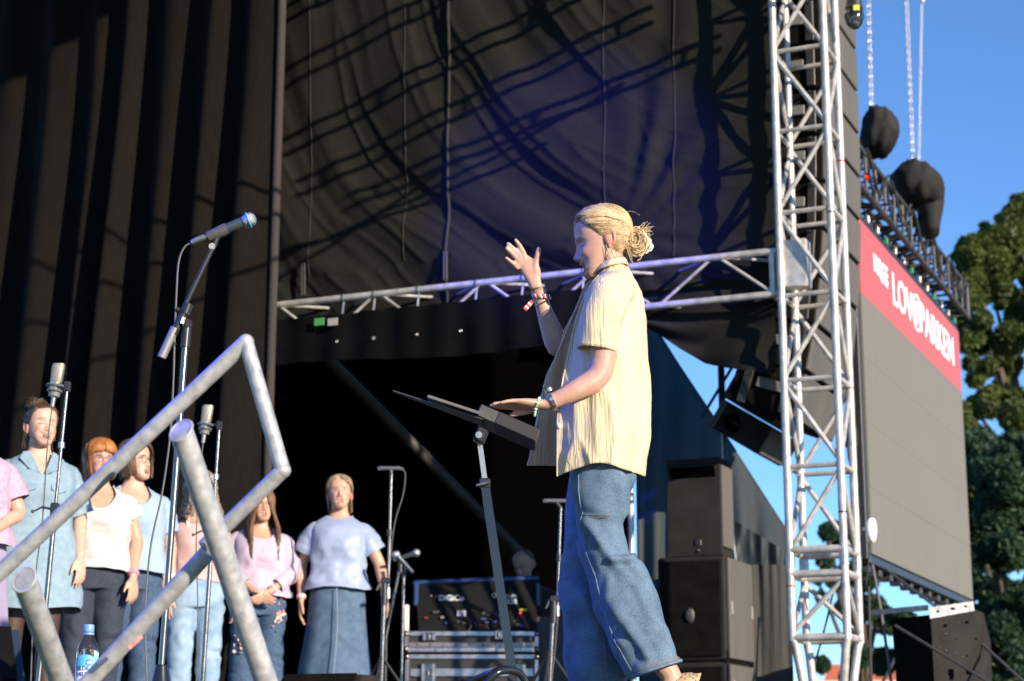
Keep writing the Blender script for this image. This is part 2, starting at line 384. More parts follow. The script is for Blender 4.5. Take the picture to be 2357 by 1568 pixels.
for k, (a, b, sag) in enumerate((((-.5,-.4,5.0), (.6,-3.2,5.2), .35), ((-.3,-.6,4.75), (1.2,-2.6,5.6), .4), ((-.2,-.9,4.9), (-.6,-4,4.6), .25))):  # unseen cables, added for their curved shadows on the drape
    p, q_ = S2(*a), S2(*b)
    pts = [lerp(p, q_, t/14) - UP*(sag*4*(t/14)*(1-t/14)) for t in range(15)]
    tag(MB().tube(pts, .017, 6).build('shadow_cable', RUB), ['drooping black power cable between roof bars, steepest of three', 'long drooping black power cable near the tower top', 'short black power cable above the front edge of the stage'][k], 'cable', 'cables slung above the picture')
# ---------------------------------------------------------------- loudspeakers
# main line array: front grilles face the audience, sides face the camera
LA0 = P(1893, 300, 12.35); LA0.z = 0
la = thing('line_array', V((LA0.x, LA0.y, 3)), 'tall hanging line array of grey loudspeakers behind the truss tower', 'loudspeaker')
z = 5.35; tilt = 0.0; p = V((LA0.x, LA0.y, 0)); back = -AUD
hcab = .335; n = 10; off = V((0,0,0)); zc = 5.6
tl = [0, 0, .5, .8, 1.2, 2, 3, 5, 7.5, 10.5, 14]
top = p + UP*5.75
ang = 0
for k in range(11):
    ang += R(tl[k])*.42
    dn = (-UP*math.cos(ang) + back*math.sin(ang)); fr = (AUD*math.cos(ang) - UP*math.sin(ang))
    c = top + dn*(hcab/2)
    body = MB(); f0 = c; wd = 1.12; dp = .46
    # trapezoid cabinet: full height at the front, lower at the back
    def corner(x, y, zz): return c - fr*(dp*x) + A*(wd*y) - dn*((hcab/2-.006)*(1-.22*x)*zz)
    body.add([corner(x, y, zz) for zz in (-1,1) for y in (0,1) for x in (0,1)], [(0,1,3,2),(4,6,7,5),(0,4,5,1),(2,3,7,6),(0,2,6,4),(1,5,7,3)])
    cb = body.build('cabinet', CABD, la, sharp=30)
    gm = MB().box(c + fr*.012 + A*(wd*.5), .012, wd*.485, hcab*.45, ex=fr, ey=A, ez=-dn, b=.006); gm.build('grille', GRILLE, cb, sharp=30)
    for x in (.06, .36):
        MB().box(c - fr*x - A*.014, .030, .012, hcab*.44, ex=fr, ey=A, ez=-dn, b=.003).build('rigging_plate', BLKM, cb, sharp=30)
    MB().box(c - fr*.20 - A*.010 - dn*.02, .09, .010, .035, ex=fr, ey=A, ez=-dn, b=.004).build('handle', GREYP, cb, sharp=30)
    MB().tube([c - fr*.06 - A*.03 - dn*hcab*.40, c - fr*.06 - A*.055 - dn*hcab*.40], .010, 8).build('pin', CHROME, cb)
    MB().tube([c - fr*.36 - A*.03 - dn*hcab*.36, c - fr*.36 - A*.055 - dn*hcab*.36], .010, 8).build('pin', CHROME, cb)
    top = top + dn*hcab
# smaller array tilted down, half hidden by the hanging cloth
sa = thing('line_array', P(1725, 925, 13.2), 'small dark tilted line array hanging below the cloth beside the tower', 'loudspeaker')
a0 = R(-33); fx = V((math.cos(a0), 0, math.sin(a0)))
fx = (AUD*math.cos(a0) + UP*math.sin(a0)); fz = (AUD*math.sin(-a0) + UP*math.cos(a0))
base = P(1748, 888, 13.2)
for k in range(3):
    c = base - fz*(.245*(k-.6)) + AUD*.02*k
    cb = MB().box(c + A*.30, 0.22, .30, .112, ex=fx, ey=A, ez=fz, b=.012).build('cabinet', CAB, sa, sharp=30)
    MB().box(c + A*.0 - fx*.19, .025, .016, .11, ex=fx, ey=A, ez=fz, b=.004).build('rigging_plate', BLKM, cb, sharp=30)
    MB().sph(c - A*.004 - fx*.06, .075, .02, .075, 16, 8).build('handle_recess', BLK, cb)
    MB().box(c - A*.016 - fx*.06, .078, .012, .010, ex=fx, ey=A, ez=fz, b=.004).build('handle', CAB, cb, sharp=30)
    MB().box(c + fx*.23 + A*.30, .012, .33, .10, ex=fx, ey=A, ez=fz, b=.004).build('grille', GRILLE, cb, sharp=30)
p, q_ = P(1667, 850, 13.6), P(1667, 1070, 13.6)
MB().tube([base - fx*.24 + fz*.15 - A*.02, base - fx*.25 - fz*.40 - A*.02], .012, 8).build('frame_bar', BLKM, sa)
# pole behind the subwoofers
ps = thing('speaker_pole', V((P(1668,1270,13.7).x, 13.7, 0)), 'upright speaker pole with slim braces rising behind the subwoofers', 'pole')
b0 = V((P(1670,1250,13.7).x, 13.7, 0))
MB().tube([b0+UP*1.2, b0+UP*2.30], .017, 8).build('tube', CHROME, ps)
MB().tube([b0+UP*2.25, V((b0.x, 13.7, 3.2))], .026, 8).build('sleeve', BLKM, ps)
MB().tube([b0+UP*2.1, b0+V((-.06,0,1.2))], .010, 6).build('strut', ALUD, ps)
MB().tube([b0+UP*2.0, b0+V((.085,.05,1.2))], .010, 6).build('strut', ALUD, ps)
MB().tube([b0-UP*.0, b0+UP*1.25], .02, 8).build('lower_tube', BLKM, ps)
# side fill on top of the subwoofer stack
YS = 13.1
def sub_box(name, parent, l, r, t, bt, Y, dep, m, bev=.012):
    p00 = P(l, bt, Y); p11 = P(r, t, Y + (r-l)/330*.38)
    z0, z1 = P((l+r)/2, bt, Y).z, P((l+r)/2, t, Y).z
    wd = (P(r, t, Y) - P(l, t, Y)).x/abs(B.x)*.97
    c = P(r, t, Y); c = V((c.x, c.y, 0)) + B*(wd/2) + A*(dep/2); c.z = (z0+z1)/2
    return c, wd/2, dep/2, (z1-z0)/2
sb = thing('subwoofer', V((P(1590,1568,YS).x, YS, 0)), 'big black subwoofer stack with tower shadows across its side, right of the conductor', 'loudspeaker')
c, hx, hy, hz = sub_box('x', sb, 1512, 1668, 1276, 1640, YS, .62, CAB)
for k in range(2):
    hk = hz*(.68, .32)[k]; cc = V((c.x, c.y, c.z + (hz-hk if k == 0 else -hz+hk)))
    cb = MB().box(cc, hx, hy, hk-.004, ex=B, ey=A, b=.018).build('cabinet', CAB, sb, sharp=30)
    MB().box(cc - A*(hy+.008), hx-.03, .010, hk-.035, ex=B, ey=A, b=.006).build('side_panel', CABD, cb, sharp=30)  # dark panel colour stands in for the tower's shadow on this side
    MB().box(cc - B*(hx+.012), .012, hy*.93, hk-.02, ex=B, ey=A, b=.006).build('grille', GRILLE, cb, sharp=30)
    for y in (-.8, .8): MB().box(cc - B*(hx+.022) + A*(hy*y), .012, .02, .05, ex=B, ey=A, b=.006).build('corner_guard', GREYP, cb, sharp=30)
    MB().sph(cc - A*(hy+.018) + B*.0 - UP*.05, .04, .012, .055, 14, 8).build('handle', BLKM, cb)
sf = thing('stage_speaker', V((c.x, c.y, c.z+hz)), 'black side fill loudspeaker standing on the subwoofer stack', 'loudspeaker')
c2, hx2, hy2, hz2 = sub_box('x', sf, 1535, 1655, 1052, 1274, YS+.05, .26, CAB)
zb2 = c.z+hz+.004; zt2 = c2.z+hz2
ins = (zt2-zb2)
def sp(x, y, zz): return V((c2.x, c2.y, 0)) + B*(hx2*x) + A*(hy2*y) + UP*(zb2 + ins*zz)
prof = [(-1,0),(1,0),(1,.62),(.94,.80),(1,.88),(1.02,1),(-1,1),(-1,.9)]
bd = MB().prism([sp(x, -1, zz) for x, zz in prof], A*(2*hy2)).build('cabinet', CAB, sf, sharp=30)
MB().prism([sp(x, -1.03, zz) for x, zz in ((-.86,.80),(.84,.80),(.90,.92),(-.80,.92))], A*.02).build('handle_recess', BLK, bd, sharp=30)
MB().tube([sp(-.84,-1.05,.93), sp(.88,-1.05,.93)], .016, 8).build('handle', CAB, bd)
MB().box(sp(-1.05,0,.5), .012, hy2*.92, ins*.42, ex=B, ey=A, b=.005).build('grille', GRILLE, bd, sharp=30)
MB().box(sp(-.15,-1.02,.13), .022, .006, .022, ex=B, ey=A, b=.003).build('socket', BLKM, bd, sharp=30)
MB().sph(sp(-.15,-1.02,.05), .012, .008, .012, 10, 6).build('knob', BLKM, bd)
# wing scrim: dark cloth screening the side, with a slanting upper edge
SCR = mat('scrim_cloth', (.085,.085,.080), .8, c2=(.03,.048,.055), vs=5, bump=.5, bs=30, stretch=(1,1,.18), bd=.006)
thin(SCR, (.06,.20,.30), .4)
def scr_edge(u):
    return interp([(1440, 700), (1508, 768), (1560, 845), (1660, 985), (1805, 1195), (1830, 1230)], u)[0]
def scrim_pt(i, j):
    u = lerp(1455, 1815, i); top = P(u, scr_edge(u), 14.2); z = lerp(-.3, top.z, j)
    d = .05*math.sin(i*34 + .8*math.sin(j*4)) + .03*noise.noise(V((i*9, j*2, 4)))
    return V((top.x, 14.2 + d*(1-j**4) + .35*(i-.5), z))
sm = thing('wing_scrim', V((1.4, 14.2, -.3)), 'dark translucent scrim with a slanting upper edge behind the subwoofers', 'drape')
sheet('cloth', 110, 50, scrim_pt, SCR, sm)
MB().tube([scrim_pt(k/40, 1)+UP*.004 for k in range(41)], .008, 6).build('edge_rope', mat('edge_rope', (.04,.12,.17), .6), sm)
def flap_pt(i, j):
    u = lerp(1690, 1812, i); a = P(u, 1240+75*i, 14.0); z = lerp(a.z-.26, a.z+.13, j)
    return V((a.x, 14.0 + .03*noise.noise(V((i*7, j*1.5, 2))) - .05*j, z))
sheet('flap', 40, 8, flap_pt, mat('flap_cloth', (.012,.022,.028), .5, bump=.5, bs=16, stretch=(1,1,.3)), sm)
def low2(i, j):
    u = lerp(1700, 1818, i); a = P(u, 1300, 13.75); z = lerp(-.3, a.z, j); return V((a.x, 13.75 + .05*noise.noise(V((i*6.5, j*.8, 8))), z))
tag(sheet('side_cloth', 50, 20, low2, mat('side_cloth_grey', (.045,.045,.040), .85, c2=(.022,.024,.024), vs=6, bump=.4, bs=60, stretch=(1,1,.2))), 'grey pleated cloth between the subwoofer stack and the truss tower', 'drape')
# steel post seen behind the conductor's knee
p = P(1452, 1150, 13.4)
tag(MB().tube([V((p.x, 13.4, -.0)), V((p.x, 13.4, 2.1))], .022, 10).build('post', ALU), 'bare aluminium post just behind the conductor, left of the subwoofers', 'pole')
# ground stacked array at the lower right
gs = thing('loudspeaker', V((P(2170,1568,12.6).x, 12.6, -1.6)), 'grey loudspeaker with a metal rigging bar under the video screen', 'loudspeaker')
gx = V((.985, .17, 0)).normalized(); gy = V((-.17, .985, 0))
c = P(2198, 1500, 12.6); tlt = R(-7)
ex = gx*math.cos(tlt)+UP*math.sin(tlt)*.6; ex.normalize(); ez = UP
hz = 1.0; cz = P(2198, 1402, 12.6).z
def gp(u, v, Y): return P(u, v, Y)
cab = MB().prism([gp(2142,1412,12.45), gp(2238,1400,12.75), gp(2255,1470,12.8), gp(2262,1700,12.8), gp(2160,1730,12.5)], A*.45).build('side_plate', CAB, gs, sharp=30)
MB().prism([gp(2052,1425,12.85), gp(2141,1415,12.46), gp(2158,1730,12.5), gp(2075,1730,12.9)], A*.4).build('cabinet', CABD, gs, sharp=30)
bar = MB().prism([gp(2138,1399,12.40), gp(2240,1384,12.72), gp(2243,1406,12.72), gp(2141,1424,12.40)], V((.01,.05,0))).build('rigging_bar', ALU, gs, sharp=30)
MB().prism([gp(2002,1405,12.9), gp(2137,1392,12.42), gp(2137,1404,12.42), gp(2002,1416,12.9)], V((.01,.05,0))).build('arm', ALU, gs, sharp=30)
for u, v in ((2158,1408), (2190,1401), (2222,1396)):
    MB().box(gp(u, v, 12.40+(u-2138)/102*.32-.006), .011 if u != 2190 else .024, .006, .008, ex=gx, ey=gy, b=.003).build('slot', BLK, bar, sharp=30)
for u, v, s in ((2175,1440,.012), (2225,1432,.012), (2185,1548,.030), (2225,1545,.028), (2188,1560,.02), (2246,1470,.008), (2200,1470,.006), (2225,1510,.007)):
    MB().box(gp(u, v, 12.46+(u-2142)/96*.30-.02), s, .008, s*.75, ex=gx, ey=gy, b=.003).build('slot', BLK, cab, sharp=30)
for k in range(16):
    u = random.uniform(2160, 2245); v = random.uniform(1425, 1565)
    MB().sph(gp(u, v, 12.45+(u-2142)/96*.30-.012), .006, n=8, m=5).build('bolt', CHROME, cab)
# ---------------------------------------------------------------- video screen
SN = AUD; sL = P(1980, 900, 14.5); sL.z = 0
zt, zl = P(1980, 500, 14.5).z, P(2000, 1275, 14.5).z
LW = ((plane_hit(2229, 1383, sL, AUD)-sL).dot(A) + (plane_hit(2198, 750, sL, AUD)-sL).dot(A))/2; vs_ = thing('video_screen', V((sL.x, sL.y, zl)), 'huge outdoor video screen with a red banner across its top, hanging from a black truss', 'screen')
def SP(x, zz, o=0): return sL + A*x + UP*zz + SN*o
zr = lerp(zt, zl, (541-500)/(1275-500)); zr = plane_hit(1987, 691, sL, SN).z
LEDG = mat('led_grey', (.158,.147,.120), .65, var=.04, vs=2, stretch=(6,6,.6), bump=.1, bs=120)
LEDR = mat('led_red', (.36,.075,.075), .55, var=.04, vs=2, em=((.60,.14,.14), .16))
npx, npz = 10, 5
for iz in range(npz):
    for ix in range(npx):
        x0, x1 = LW*ix/npx, LW*(ix+1)/npx
        zs = [(zl + (zr-zl)*iz/4, zl + (zr-zl)*(iz+1)/4, LEDG)] if iz < 4 else [(zr, zt, LEDR)]
        for a, b, m in zs:
            MB().box(SP((x0+x1)/2, (a+b)/2, 0), (x1-x0)/2-.0006, .04, (b-a)/2-.0006, ex=A, ey=SN, ez=UP).build('panel', m, vs_, sharp=30)
for z0, z1, x0, x1 in ((zl-.05, zt+.05, -.10, -.004), (zl-.05, zt+.05, LW+.004, LW+.03), (zt+.004, zt+.07, -.004, LW+.004), (zl-.07, zl-.004, -.004, LW+.004)):
    MB().box(SP((x0+x1)/2, (z0+z1)/2, -.03), (x1-x0)/2, .055, (z1-z0)/2, ex=A, ey=SN, ez=UP, b=.004).build('frame', BLKM, vs_, sharp=30)
LET = mat('led_white', (.85,.88,.95), .5, em=((.85,.92,1), .45))
def screen_text(body, cx, cz, h, wd, bold):
    m = text_mesh(body, 1.0, 0, bold); xs = [p.x for p in m.v]; ys = [p.y for p in m.v]
    sx = wd/(max(xs)-min(xs)); sy = h/(max(ys)-min(ys)); mx = (max(xs)+min(xs))/2; my = (max(ys)+min(ys))/2
    m.v = [SP(cx+(p.x-mx)*sx, cz+(p.y-my)*sy, .046) for p in m.v]
    return m.build('lettering', LET, vs_, recalc=False, sharp=None)
def scr_at(u, v):
    q = plane_hit(u, v, sL, SN); return (q-sL).dot(A), q.z
def text_span(body, uL, vL, uR, vR, h, bold):
    a, b = scr_at(uL, vL), scr_at(uR, vR); screen_text(body, (a[0]+b[0])/2, (a[1]+b[1])/2, h, b[0]-a[0], bold)
text_span('KØGE', 1999, 606, 2031, 636, .16, .03)
text_span('FESTUGE', 2014, 641, 2032, 657, .065, .008)
text_span('LOV', 2043, 664, 2089, 712, .29, .006)
text_span('PARKEN', 2107, 733, 2184, 808, .29, .006)
a = scr_at(2098, 722); xh = (scr_at(2106, 722)[0] - scr_at(2089, 722)[0])/2
for fx_, fz_, t0, t1, r_ in ((1.0, .165, 0, 6.2832, .008), (.62, .065, 0, 5.4, .009), (.80, .10, -.9, 4.7, .006)):
    pts = [SP(a[0]+xh*fx_*math.cos(t), a[1]+fz_*math.sin(t), .05) for t in [lerp(t0, t1, k/36) for k in range(37)]]
    if r_ == .009: pts = [SP(a[0]-xh*fx_, a[1], .05)] + pts
    MB().tube(pts, r_, 5).build('lettering', LET, vs_)
for zz in (zt-.1, zt-1.1, zl+.9, zl+.2):
    MB().box(SP(-.14, zz, -.06), .035, .05, .08, ex=A, ey=SN, ez=UP, b=.006).build('side_latch', BLKM, vs_, sharp=30)
MB().tube([SP(-.16, zt-.3+.0*k, -.06) + UP*(-k*.12) + AUD*(.02*math.sin(k*1.3)) for k in range(22)], .012, 6).build('cable', RUB, vs_)
# rail and fittings under the screen
for k in range(11):
    MB().box(SP(LW*(k+.3)/11, zl-.10, -.06), .05, .05, .03, ex=A, ey=SN, ez=UP, b=.004).build('fitting', BLKT, vs_, sharp=30)
# black truss carrying the screen
zt2 = P(1985, 357, 14.5).z; zb2 = P(1985, 452, 14.5).z
st_ = truss('screen_truss', 'black truss carrying the video screen from above', SP(-.7, (zt2+zb2)/2, -.05), A, LW+.9, SN, UP, .33, .026, .013, .37, BLKT)
for k in range(13):
    x = .1+k*(LW-.2)/12; zz = zb2
    MB().tube([SP(x, zz, 0), SP(x, zt+.07, 0)], .008, 6).build('hanger', BLKM, st_)
    MB().box(SP(x, zt+.10, .02), .016, .016, .03, ex=A, ey=SN, ez=UP, b=.004).build('shackle', ALUD if k % 3 else mat('tie_green2', (.03,.25,.12), .5), st_, sharp=30)
for k in range(5):
    pts = [SP(-.4+k*.9+t*.09, zt2-.1-.22*math.sin(math.pi*t/9)+.05*math.sin(t), .22) for t in range(10)]
    MB().tube(pts, .012, 6).build('cable', RUB, st_)
for u, v, Y in ((1993, 408, 14.6), (2105, 456, 16.6)):
    MB().tube([P(u-5, v, Y-.3), P(u+6, v-2, Y-.3)], .03, 10).build('connector', RED, st_)
# chain motors under black rain covers, with their chains
MC = mat('motor_cover', (.022,.022,.022), .85, var=.3, vs=6, bump=.6, bs=14, spec=.25)
def cover(outline, Y, depth, label):
    cu_ = sum(p[0] for p in outline)/len(outline); cv = sum(p[1] for p in outline)/len(outline)
    c = P(cu_, cv, Y); t = thing('motor_cover', c, label, 'cover', 'covered chain motors')
    m = MB(); nr = 14; n = 26; rings = []
    loop = crom([P(u, v, Y) for u, v in outline] + [P(*outline[0], Y)], 4)[:-1]
    for i in range(nr+1):
        a = math.pi*(i*.98+.14)/nr - math.pi/2; s = max(.05, math.cos(a))**.55; dy = depth*math.sin(a)
        rings.append([c + (p-c)*(s*(1+.025*noise.noise(V((j*.35, i*.6, cu_))))) + V((0, dy, 0)) + V((0,0,.012*noise.noise(V((j*.3, i*.5, 9+cu_))))) for j, p in enumerate(loop)])
    m.loft(rings); m = displace(m, lambda p: .013*math.sin(11*math.atan2(p.x-c.x, p.y-c.y)+9*p.z+4*noise.noise(p*2.5))+.010*max(0, 1-4*abs(noise.noise(p*4))))
    m.build('cloth', MC, t, sharp=None); return t
cover([(1985,300),(1995,258),(2022,254),(2052,275),(2067,305),(2058,335),(2035,358),(2000,358),(1983,335)], 15.0, .24, 'black rain cover over the chain motor close to the line array')
c2_ = cover([(2050,405),(2080,378),(2110,378),(2150,405),(2168,435),(2160,470),(2130,480),(2085,470),(2055,440)], 16.2, .28, 'black rain cover over the farther chain motor above the screen truss')
bag = MB(); rings = []
for k in range(9):
    v = lerp(455, 540, k/8); hw = lerp(34, 21, k/8)
    rings.append([P(2140 + hw*math.cos(t)*(1+.04*math.sin(5*t+k)), v + 4*math.sin(t*2), 16.2) + V((0, .16*math.sin(t), 0)) for t in [2*math.pi*j/22 for j in range(22)]])
bag.loft(rings); bag.build('chain_bag', MC, c2_, sharp=None)
CH = mat('chain_steel', (.42,.42,.42), .35, .9)
def chain(u0, v0, u1, v1, Y, label, link=.034, rw=.010, rr=.0032):
    t = thing('chain', P(u1, v1, Y), label, 'chain', 'hoist chains'); p0, p1 = P(u0, v0, Y), P(u1, v1, Y); d = (p0-p1); L = d.length; d.normalize(); n_ = int(L/(link*.78))
    base = bpy.data.meshes.new('link'); m = MB()
    vs = []; nn = 10
    for i in range(nn):
        th = 2*math.pi*i/nn; q = V((rw*math.cos(th), 0, link/2*math.sin(th)))
        e = V((math.cos(th), 0, math.sin(th)))
        for j in range(4):
            ph = math.pi/2*j; vs.append(q + e*(rr*math.cos(ph)) + V((0, rr*math.sin(ph), 0)))
    fs = [(i*4+j, ((i+1) % nn)*4+j, ((i+1) % nn)*4+(j+1) % 4, i*4+(j+1) % 4) for i in range(nn) for j in range(4)]
    base.from_pydata([tuple(v) for v in vs], [], fs); base.shade_smooth(); base.materials.append(CH)
    qz = d.to_track_quat('Z', 'Y').to_euler()
    for k in range(n_):
        o = bpy.data.objects.new('link', base); sc.collection.objects.link(o); o.parent = t
        o.location = (p1 + d*(k+.5)*L/n_) - org[t.name]; e2 = d.to_track_quat('Z', 'Y') @ Matrix.Rotation(math.pi/2*(k % 2)+.4, 4, 'Z').to_quaternion(); o.rotation_euler = e2.to_euler()
    return t
chain(1999, -12, 2006, 254, 15.0, 'steel hoist chain nearest the line array', .050, .015, .0048)
chain(2086, -12, 2102, 380, 16.2, 'steel hoist chain in the middle of three', .050, .015, .0048)
chain(2122, 8, 2115, 384, 16.2, 'thin steel hoist chain with a pale end fitting, rightmost of three', .034, .009, .0034)
p = P(2123, 0, 16.2); MB().sph(p, .022, .022, .03, 10, 7).build('end_fitting', WHITE, bpy.data.objects['chain.002'])
# dome camera on the tower top
dc = thing('dome_camera', P(1965, 15, 11.75), 'black dome camera with glass lens clamped at the top of the tower', 'camera')
MB().tube([P(1966, 2, 11.72), P(1966, 22, 11.72)], [.05, .06], 16).build('mount', BLKM, dc)
MB().sph(P(1966, 40, 11.72), .066, .066, .085, 18, 12).build('housing', mat('dome_gloss', (.012,.012,.013), .12, coat=.5), dc)
MB().sph(P(1967, 52, 11.66), .026, .018, .026, 14, 8).build('lens', mat('lens_glass', (.10,.11,.13), .05, .6), dc)
MB().torus(P(1967, 50, 11.665), .032, .007, (0,1,.1), 18, 6).build('lens_ring', BLKM, dc)
MB().box(P(1971, 18, 11.655), .022, .004, .02, b=.003).build('sticker', mat('sticker_yellow', (.6,.5,.05), .5), dc, sharp=30)
# white dish aerial
da = thing('dish_aerial', P(1986, 1225, 11.7), 'round white dish aerial clamped to the tower beside the screen', 'aerial')
dn = V((.80, -.35, -.05)).normalized(); c = P(2003, 1221, 11.7); e = dn.cross(UP).normalized(); g2 = e.cross(dn)
rings = []
for r_, o in ((.006, -.012), (.05, -.014), (.072, -.008), (.079, .0), (.079, .018), (.074, .026), (.05, .032), (.005, .034)):
    rings.append([c + e*(r_*math.cos(t)) + g2*(r_*math.sin(t)) + dn*o for t in [2*math.pi*k/28 for k in range(28)]])
MB().loft(rings).build('dish', WHITE, da, sharp=None)
MB().tube([P(1986,1217,11.7), c], .010, 8).build('bracket', WHITE, da)
MB().tube([P(2001,1250,11.7), P(1999,1300,11.72), P(1994,1345,11.75)], .005, 6).build('cable', RUB, da)
MB().box(c - dn*.016 + g2*.035, .012, .004, .012, b=.002, ex=e, ey=dn, ez=g2).build('sticker', mat('sticker_green', (.3,.6,.1), .5), da, sharp=30)
# guy wires and cables around the tower foot
gl = ['guy strap from the screen corner down to the far lower right', 'slanting guy strap crossing the grey loudspeaker', 'dark guy strap rising to the right below the screen', 'thin cable hanging straight beside the tower foot', 'grey cable slanting between tower and loudspeaker', 'thin black cable crossing inside the tower foot']
for k, (pts, r_) in enumerate((
    ([(2045,1315,14.4), (2215,1445,13.2), (2357,1570,12.2)], .011), ([(2060,1440,12.3), (2160,1500,12.2), (2300,1585,12.1)], .010), ([(2108,1415,14.8), (2060,1515,14.2), (2030,1575,13.9)], .012),
    ([(2000,1350,12.2), (2002,1450,12.2), (2006,1575,12.2)], .009), ([(2008,1300,13), (2030,1420,12.9), (2052,1575,12.8)], .011), ([(1925,1330,12.1), (1900,1440,12.1), (1862,1575,12.1)], .007))):
    tag(MB().tube(crom([P(*p) for p in pts], 6), r_, 6).build('guy_cable', mat('strap_grey', (.10,.10,.105), .6) if k in (0, 4) else RUB), gl[k], 'cable', 'guys and cables below the screen')
# ---------------------------------------------------------------- trees and houses behind
BARK = mat('bark', (.09,.07,.05), .9, var=.4, vs=6, bump=.6, bs=14)
def leafmat(n, a, b):
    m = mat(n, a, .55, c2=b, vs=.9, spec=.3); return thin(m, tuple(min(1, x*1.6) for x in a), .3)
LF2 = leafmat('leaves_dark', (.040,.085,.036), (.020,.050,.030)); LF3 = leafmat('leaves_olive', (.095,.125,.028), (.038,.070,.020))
def tree(base, h, blobs, nleaf, ls, m, label, seed):
    rg = random.Random(seed); t = thing('tree', base, label, 'tree', 'trees behind the stage')
    tr = MB(); top = V((base.x, base.y, base.z+h*.75))
    tr.tube([base, lerp(base, top, .35)+V((.15,0,0)), lerp(base, top, .7), top], [h*.03, h*.024, h*.015, h*.004], 9)
    for c, r_ in blobs[:14]:
        s = lerp(base, top, rg.uniform(.4, .8)); tr.tube([s, lerp(s, c, .5)+UP*.3, c], [h*.012, h*.007, .02], 6)
    tr.build('trunk', BARK, t)
    cr = MB(); tot = sum(r_**2 for c, r_ in blobs); vs = []; fs = []
    for c, r_ in blobs:
        for k in range(int(nleaf*r_**2/tot)):
            d = V((rg.gauss(0,1), rg.gauss(0,1), rg.gauss(0,1))).normalized()*r_*(rg.random()**.4)
            if noise.noise((c+d)*1.3+V((seed,0,0))) < -.30: continue
            p = c + d; nrm = (d.normalized()*.6 + V((rg.gauss(0,1), rg.gauss(0,1), rg.gauss(0,1)+.4))).normalized(); e = nrm.orthogonal().normalized(); e = (Matrix.Rotation(rg.uniform(0, 6.3), 3, nrm) @ e); g_ = nrm.cross(e); s = ls*rg.uniform(.6, 1.3); o = len(vs)
            vs += [p - e*s, p + g_*s*.45 + nrm*s*.1, p + e*s, p - g_*s*.45 + nrm*s*.1]; fs.append((o, o+1, o+2, o+3))
    cr.add(vs, fs); cr.build('crown', m, t, sharp=None, recalc=False)
def blobs_px(lst, Y): return [(P(u, v, Y+dy), PX(r_, Y)) for u, v, r_, dy in lst]
rg = random.Random(5)
bl = []
for k in range(150):
    v = rg.uniform(520, 1200); lo = interp([(520, 2300), (580, 2215), (700, 2190), (1200, 2180)], v)[0]; u = rg.uniform(lo+18, 2520)
    bl.append((u, v, rg.uniform(18, 40), rg.uniform(-1.5, 2.5)))
for u, v, r_ in ((2345,490,26), (2322,512,28), (2300,545,30), (2268,560,26), (2240,560,22), (2355,460,16), (2225,590,24), (2330,550,40), (2390,480,40), (2440,440,50), (2290,600,40), (2236,640,34), (2218,700,26), (2215,760,22)):
    bl.append((u, v, r_, -1.0))
for k in range(110):
    v = rg.uniform(455, 800); lo = interp([(455, 2345), (500, 2310), (540, 2240), (580, 2205), (800, 2188)], v)[0]; bl.append((lo + rg.uniform(-6, 34), v, rg.uniform(6, 14), rg.uniform(-1, 1)))
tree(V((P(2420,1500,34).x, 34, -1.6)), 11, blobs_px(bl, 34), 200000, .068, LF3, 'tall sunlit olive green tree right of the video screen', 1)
bl = []
for k in range(120):
    v = rg.uniform(1000, 1640); u = rg.uniform(2185, 2500); bl.append((u, v, rg.uniform(24, 50), rg.uniform(-2, 3)))
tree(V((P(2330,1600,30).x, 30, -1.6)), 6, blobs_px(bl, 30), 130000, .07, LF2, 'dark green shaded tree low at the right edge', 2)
bl = [(u, v, r_, rg.uniform(-1, 1)) for u, v, r_ in ((1905,1225,20), (1925,1245,22), (1940,1215,16), (1960,1250,24), (1900,1290,18), (1925,1330,26), (1955,1320,26), (1990,1330,30), (1880,1330,16), (1975,1400,26), (1940,1400,18), (2010,1400,30), (2040,1430,30), (1985,1460,24), (2080,1440,34), (1890,1375,12), (1975,1510,26), (2030,1520,34), (1890,1530,18), (1960,1560,26), (1918,1210,12))]
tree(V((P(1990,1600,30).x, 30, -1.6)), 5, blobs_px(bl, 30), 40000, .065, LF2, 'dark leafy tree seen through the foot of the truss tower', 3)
bl = []
for k in range(26): bl.append((rg.uniform(2080, 2300), rg.uniform(1330, 1620), rg.uniform(26, 44), rg.uniform(0, 4)))
tree(V((P(2180,1600,36).x, 36, -1.6)), 5, blobs_px(bl, 36), 20000, .12, LF2, 'dark tree standing behind the grey loudspeaker', 4)
hs = thing('house', V((P(1975,1600,70).x, 70, -1.6)), 'small distant house with an orange tiled roof', 'house')
c = V((P(1975,1600,70).x, 70, -1.6)); zz = P(1975, 1570, 70).z
MB().box(V((c.x, 72, (zz-1.6)/2)), 4, 3, (zz+1.6)/2).build('wall', mat('house_wall', (.6,.55,.45), .8, var=.1, vs=2), hs)
MB().prism([V((c.x-1.2, 70.4, zz)), V((c.x+4.3, 70.4, zz)), V((c.x+3.4, 72, zz+.75)), V((c.x-.7, 72, zz+.75))], V((0,.1,-.1))).build('roof', mat('roof_tile', (.5,.14,.06), .8, var=.3, vs=9), hs, sharp=30)
MB().box(V((c.x+.5, 71.8, zz+.9)), .22, .22, .4).build('chimney', mat('brick_red', (.35,.12,.08), .8), hs)
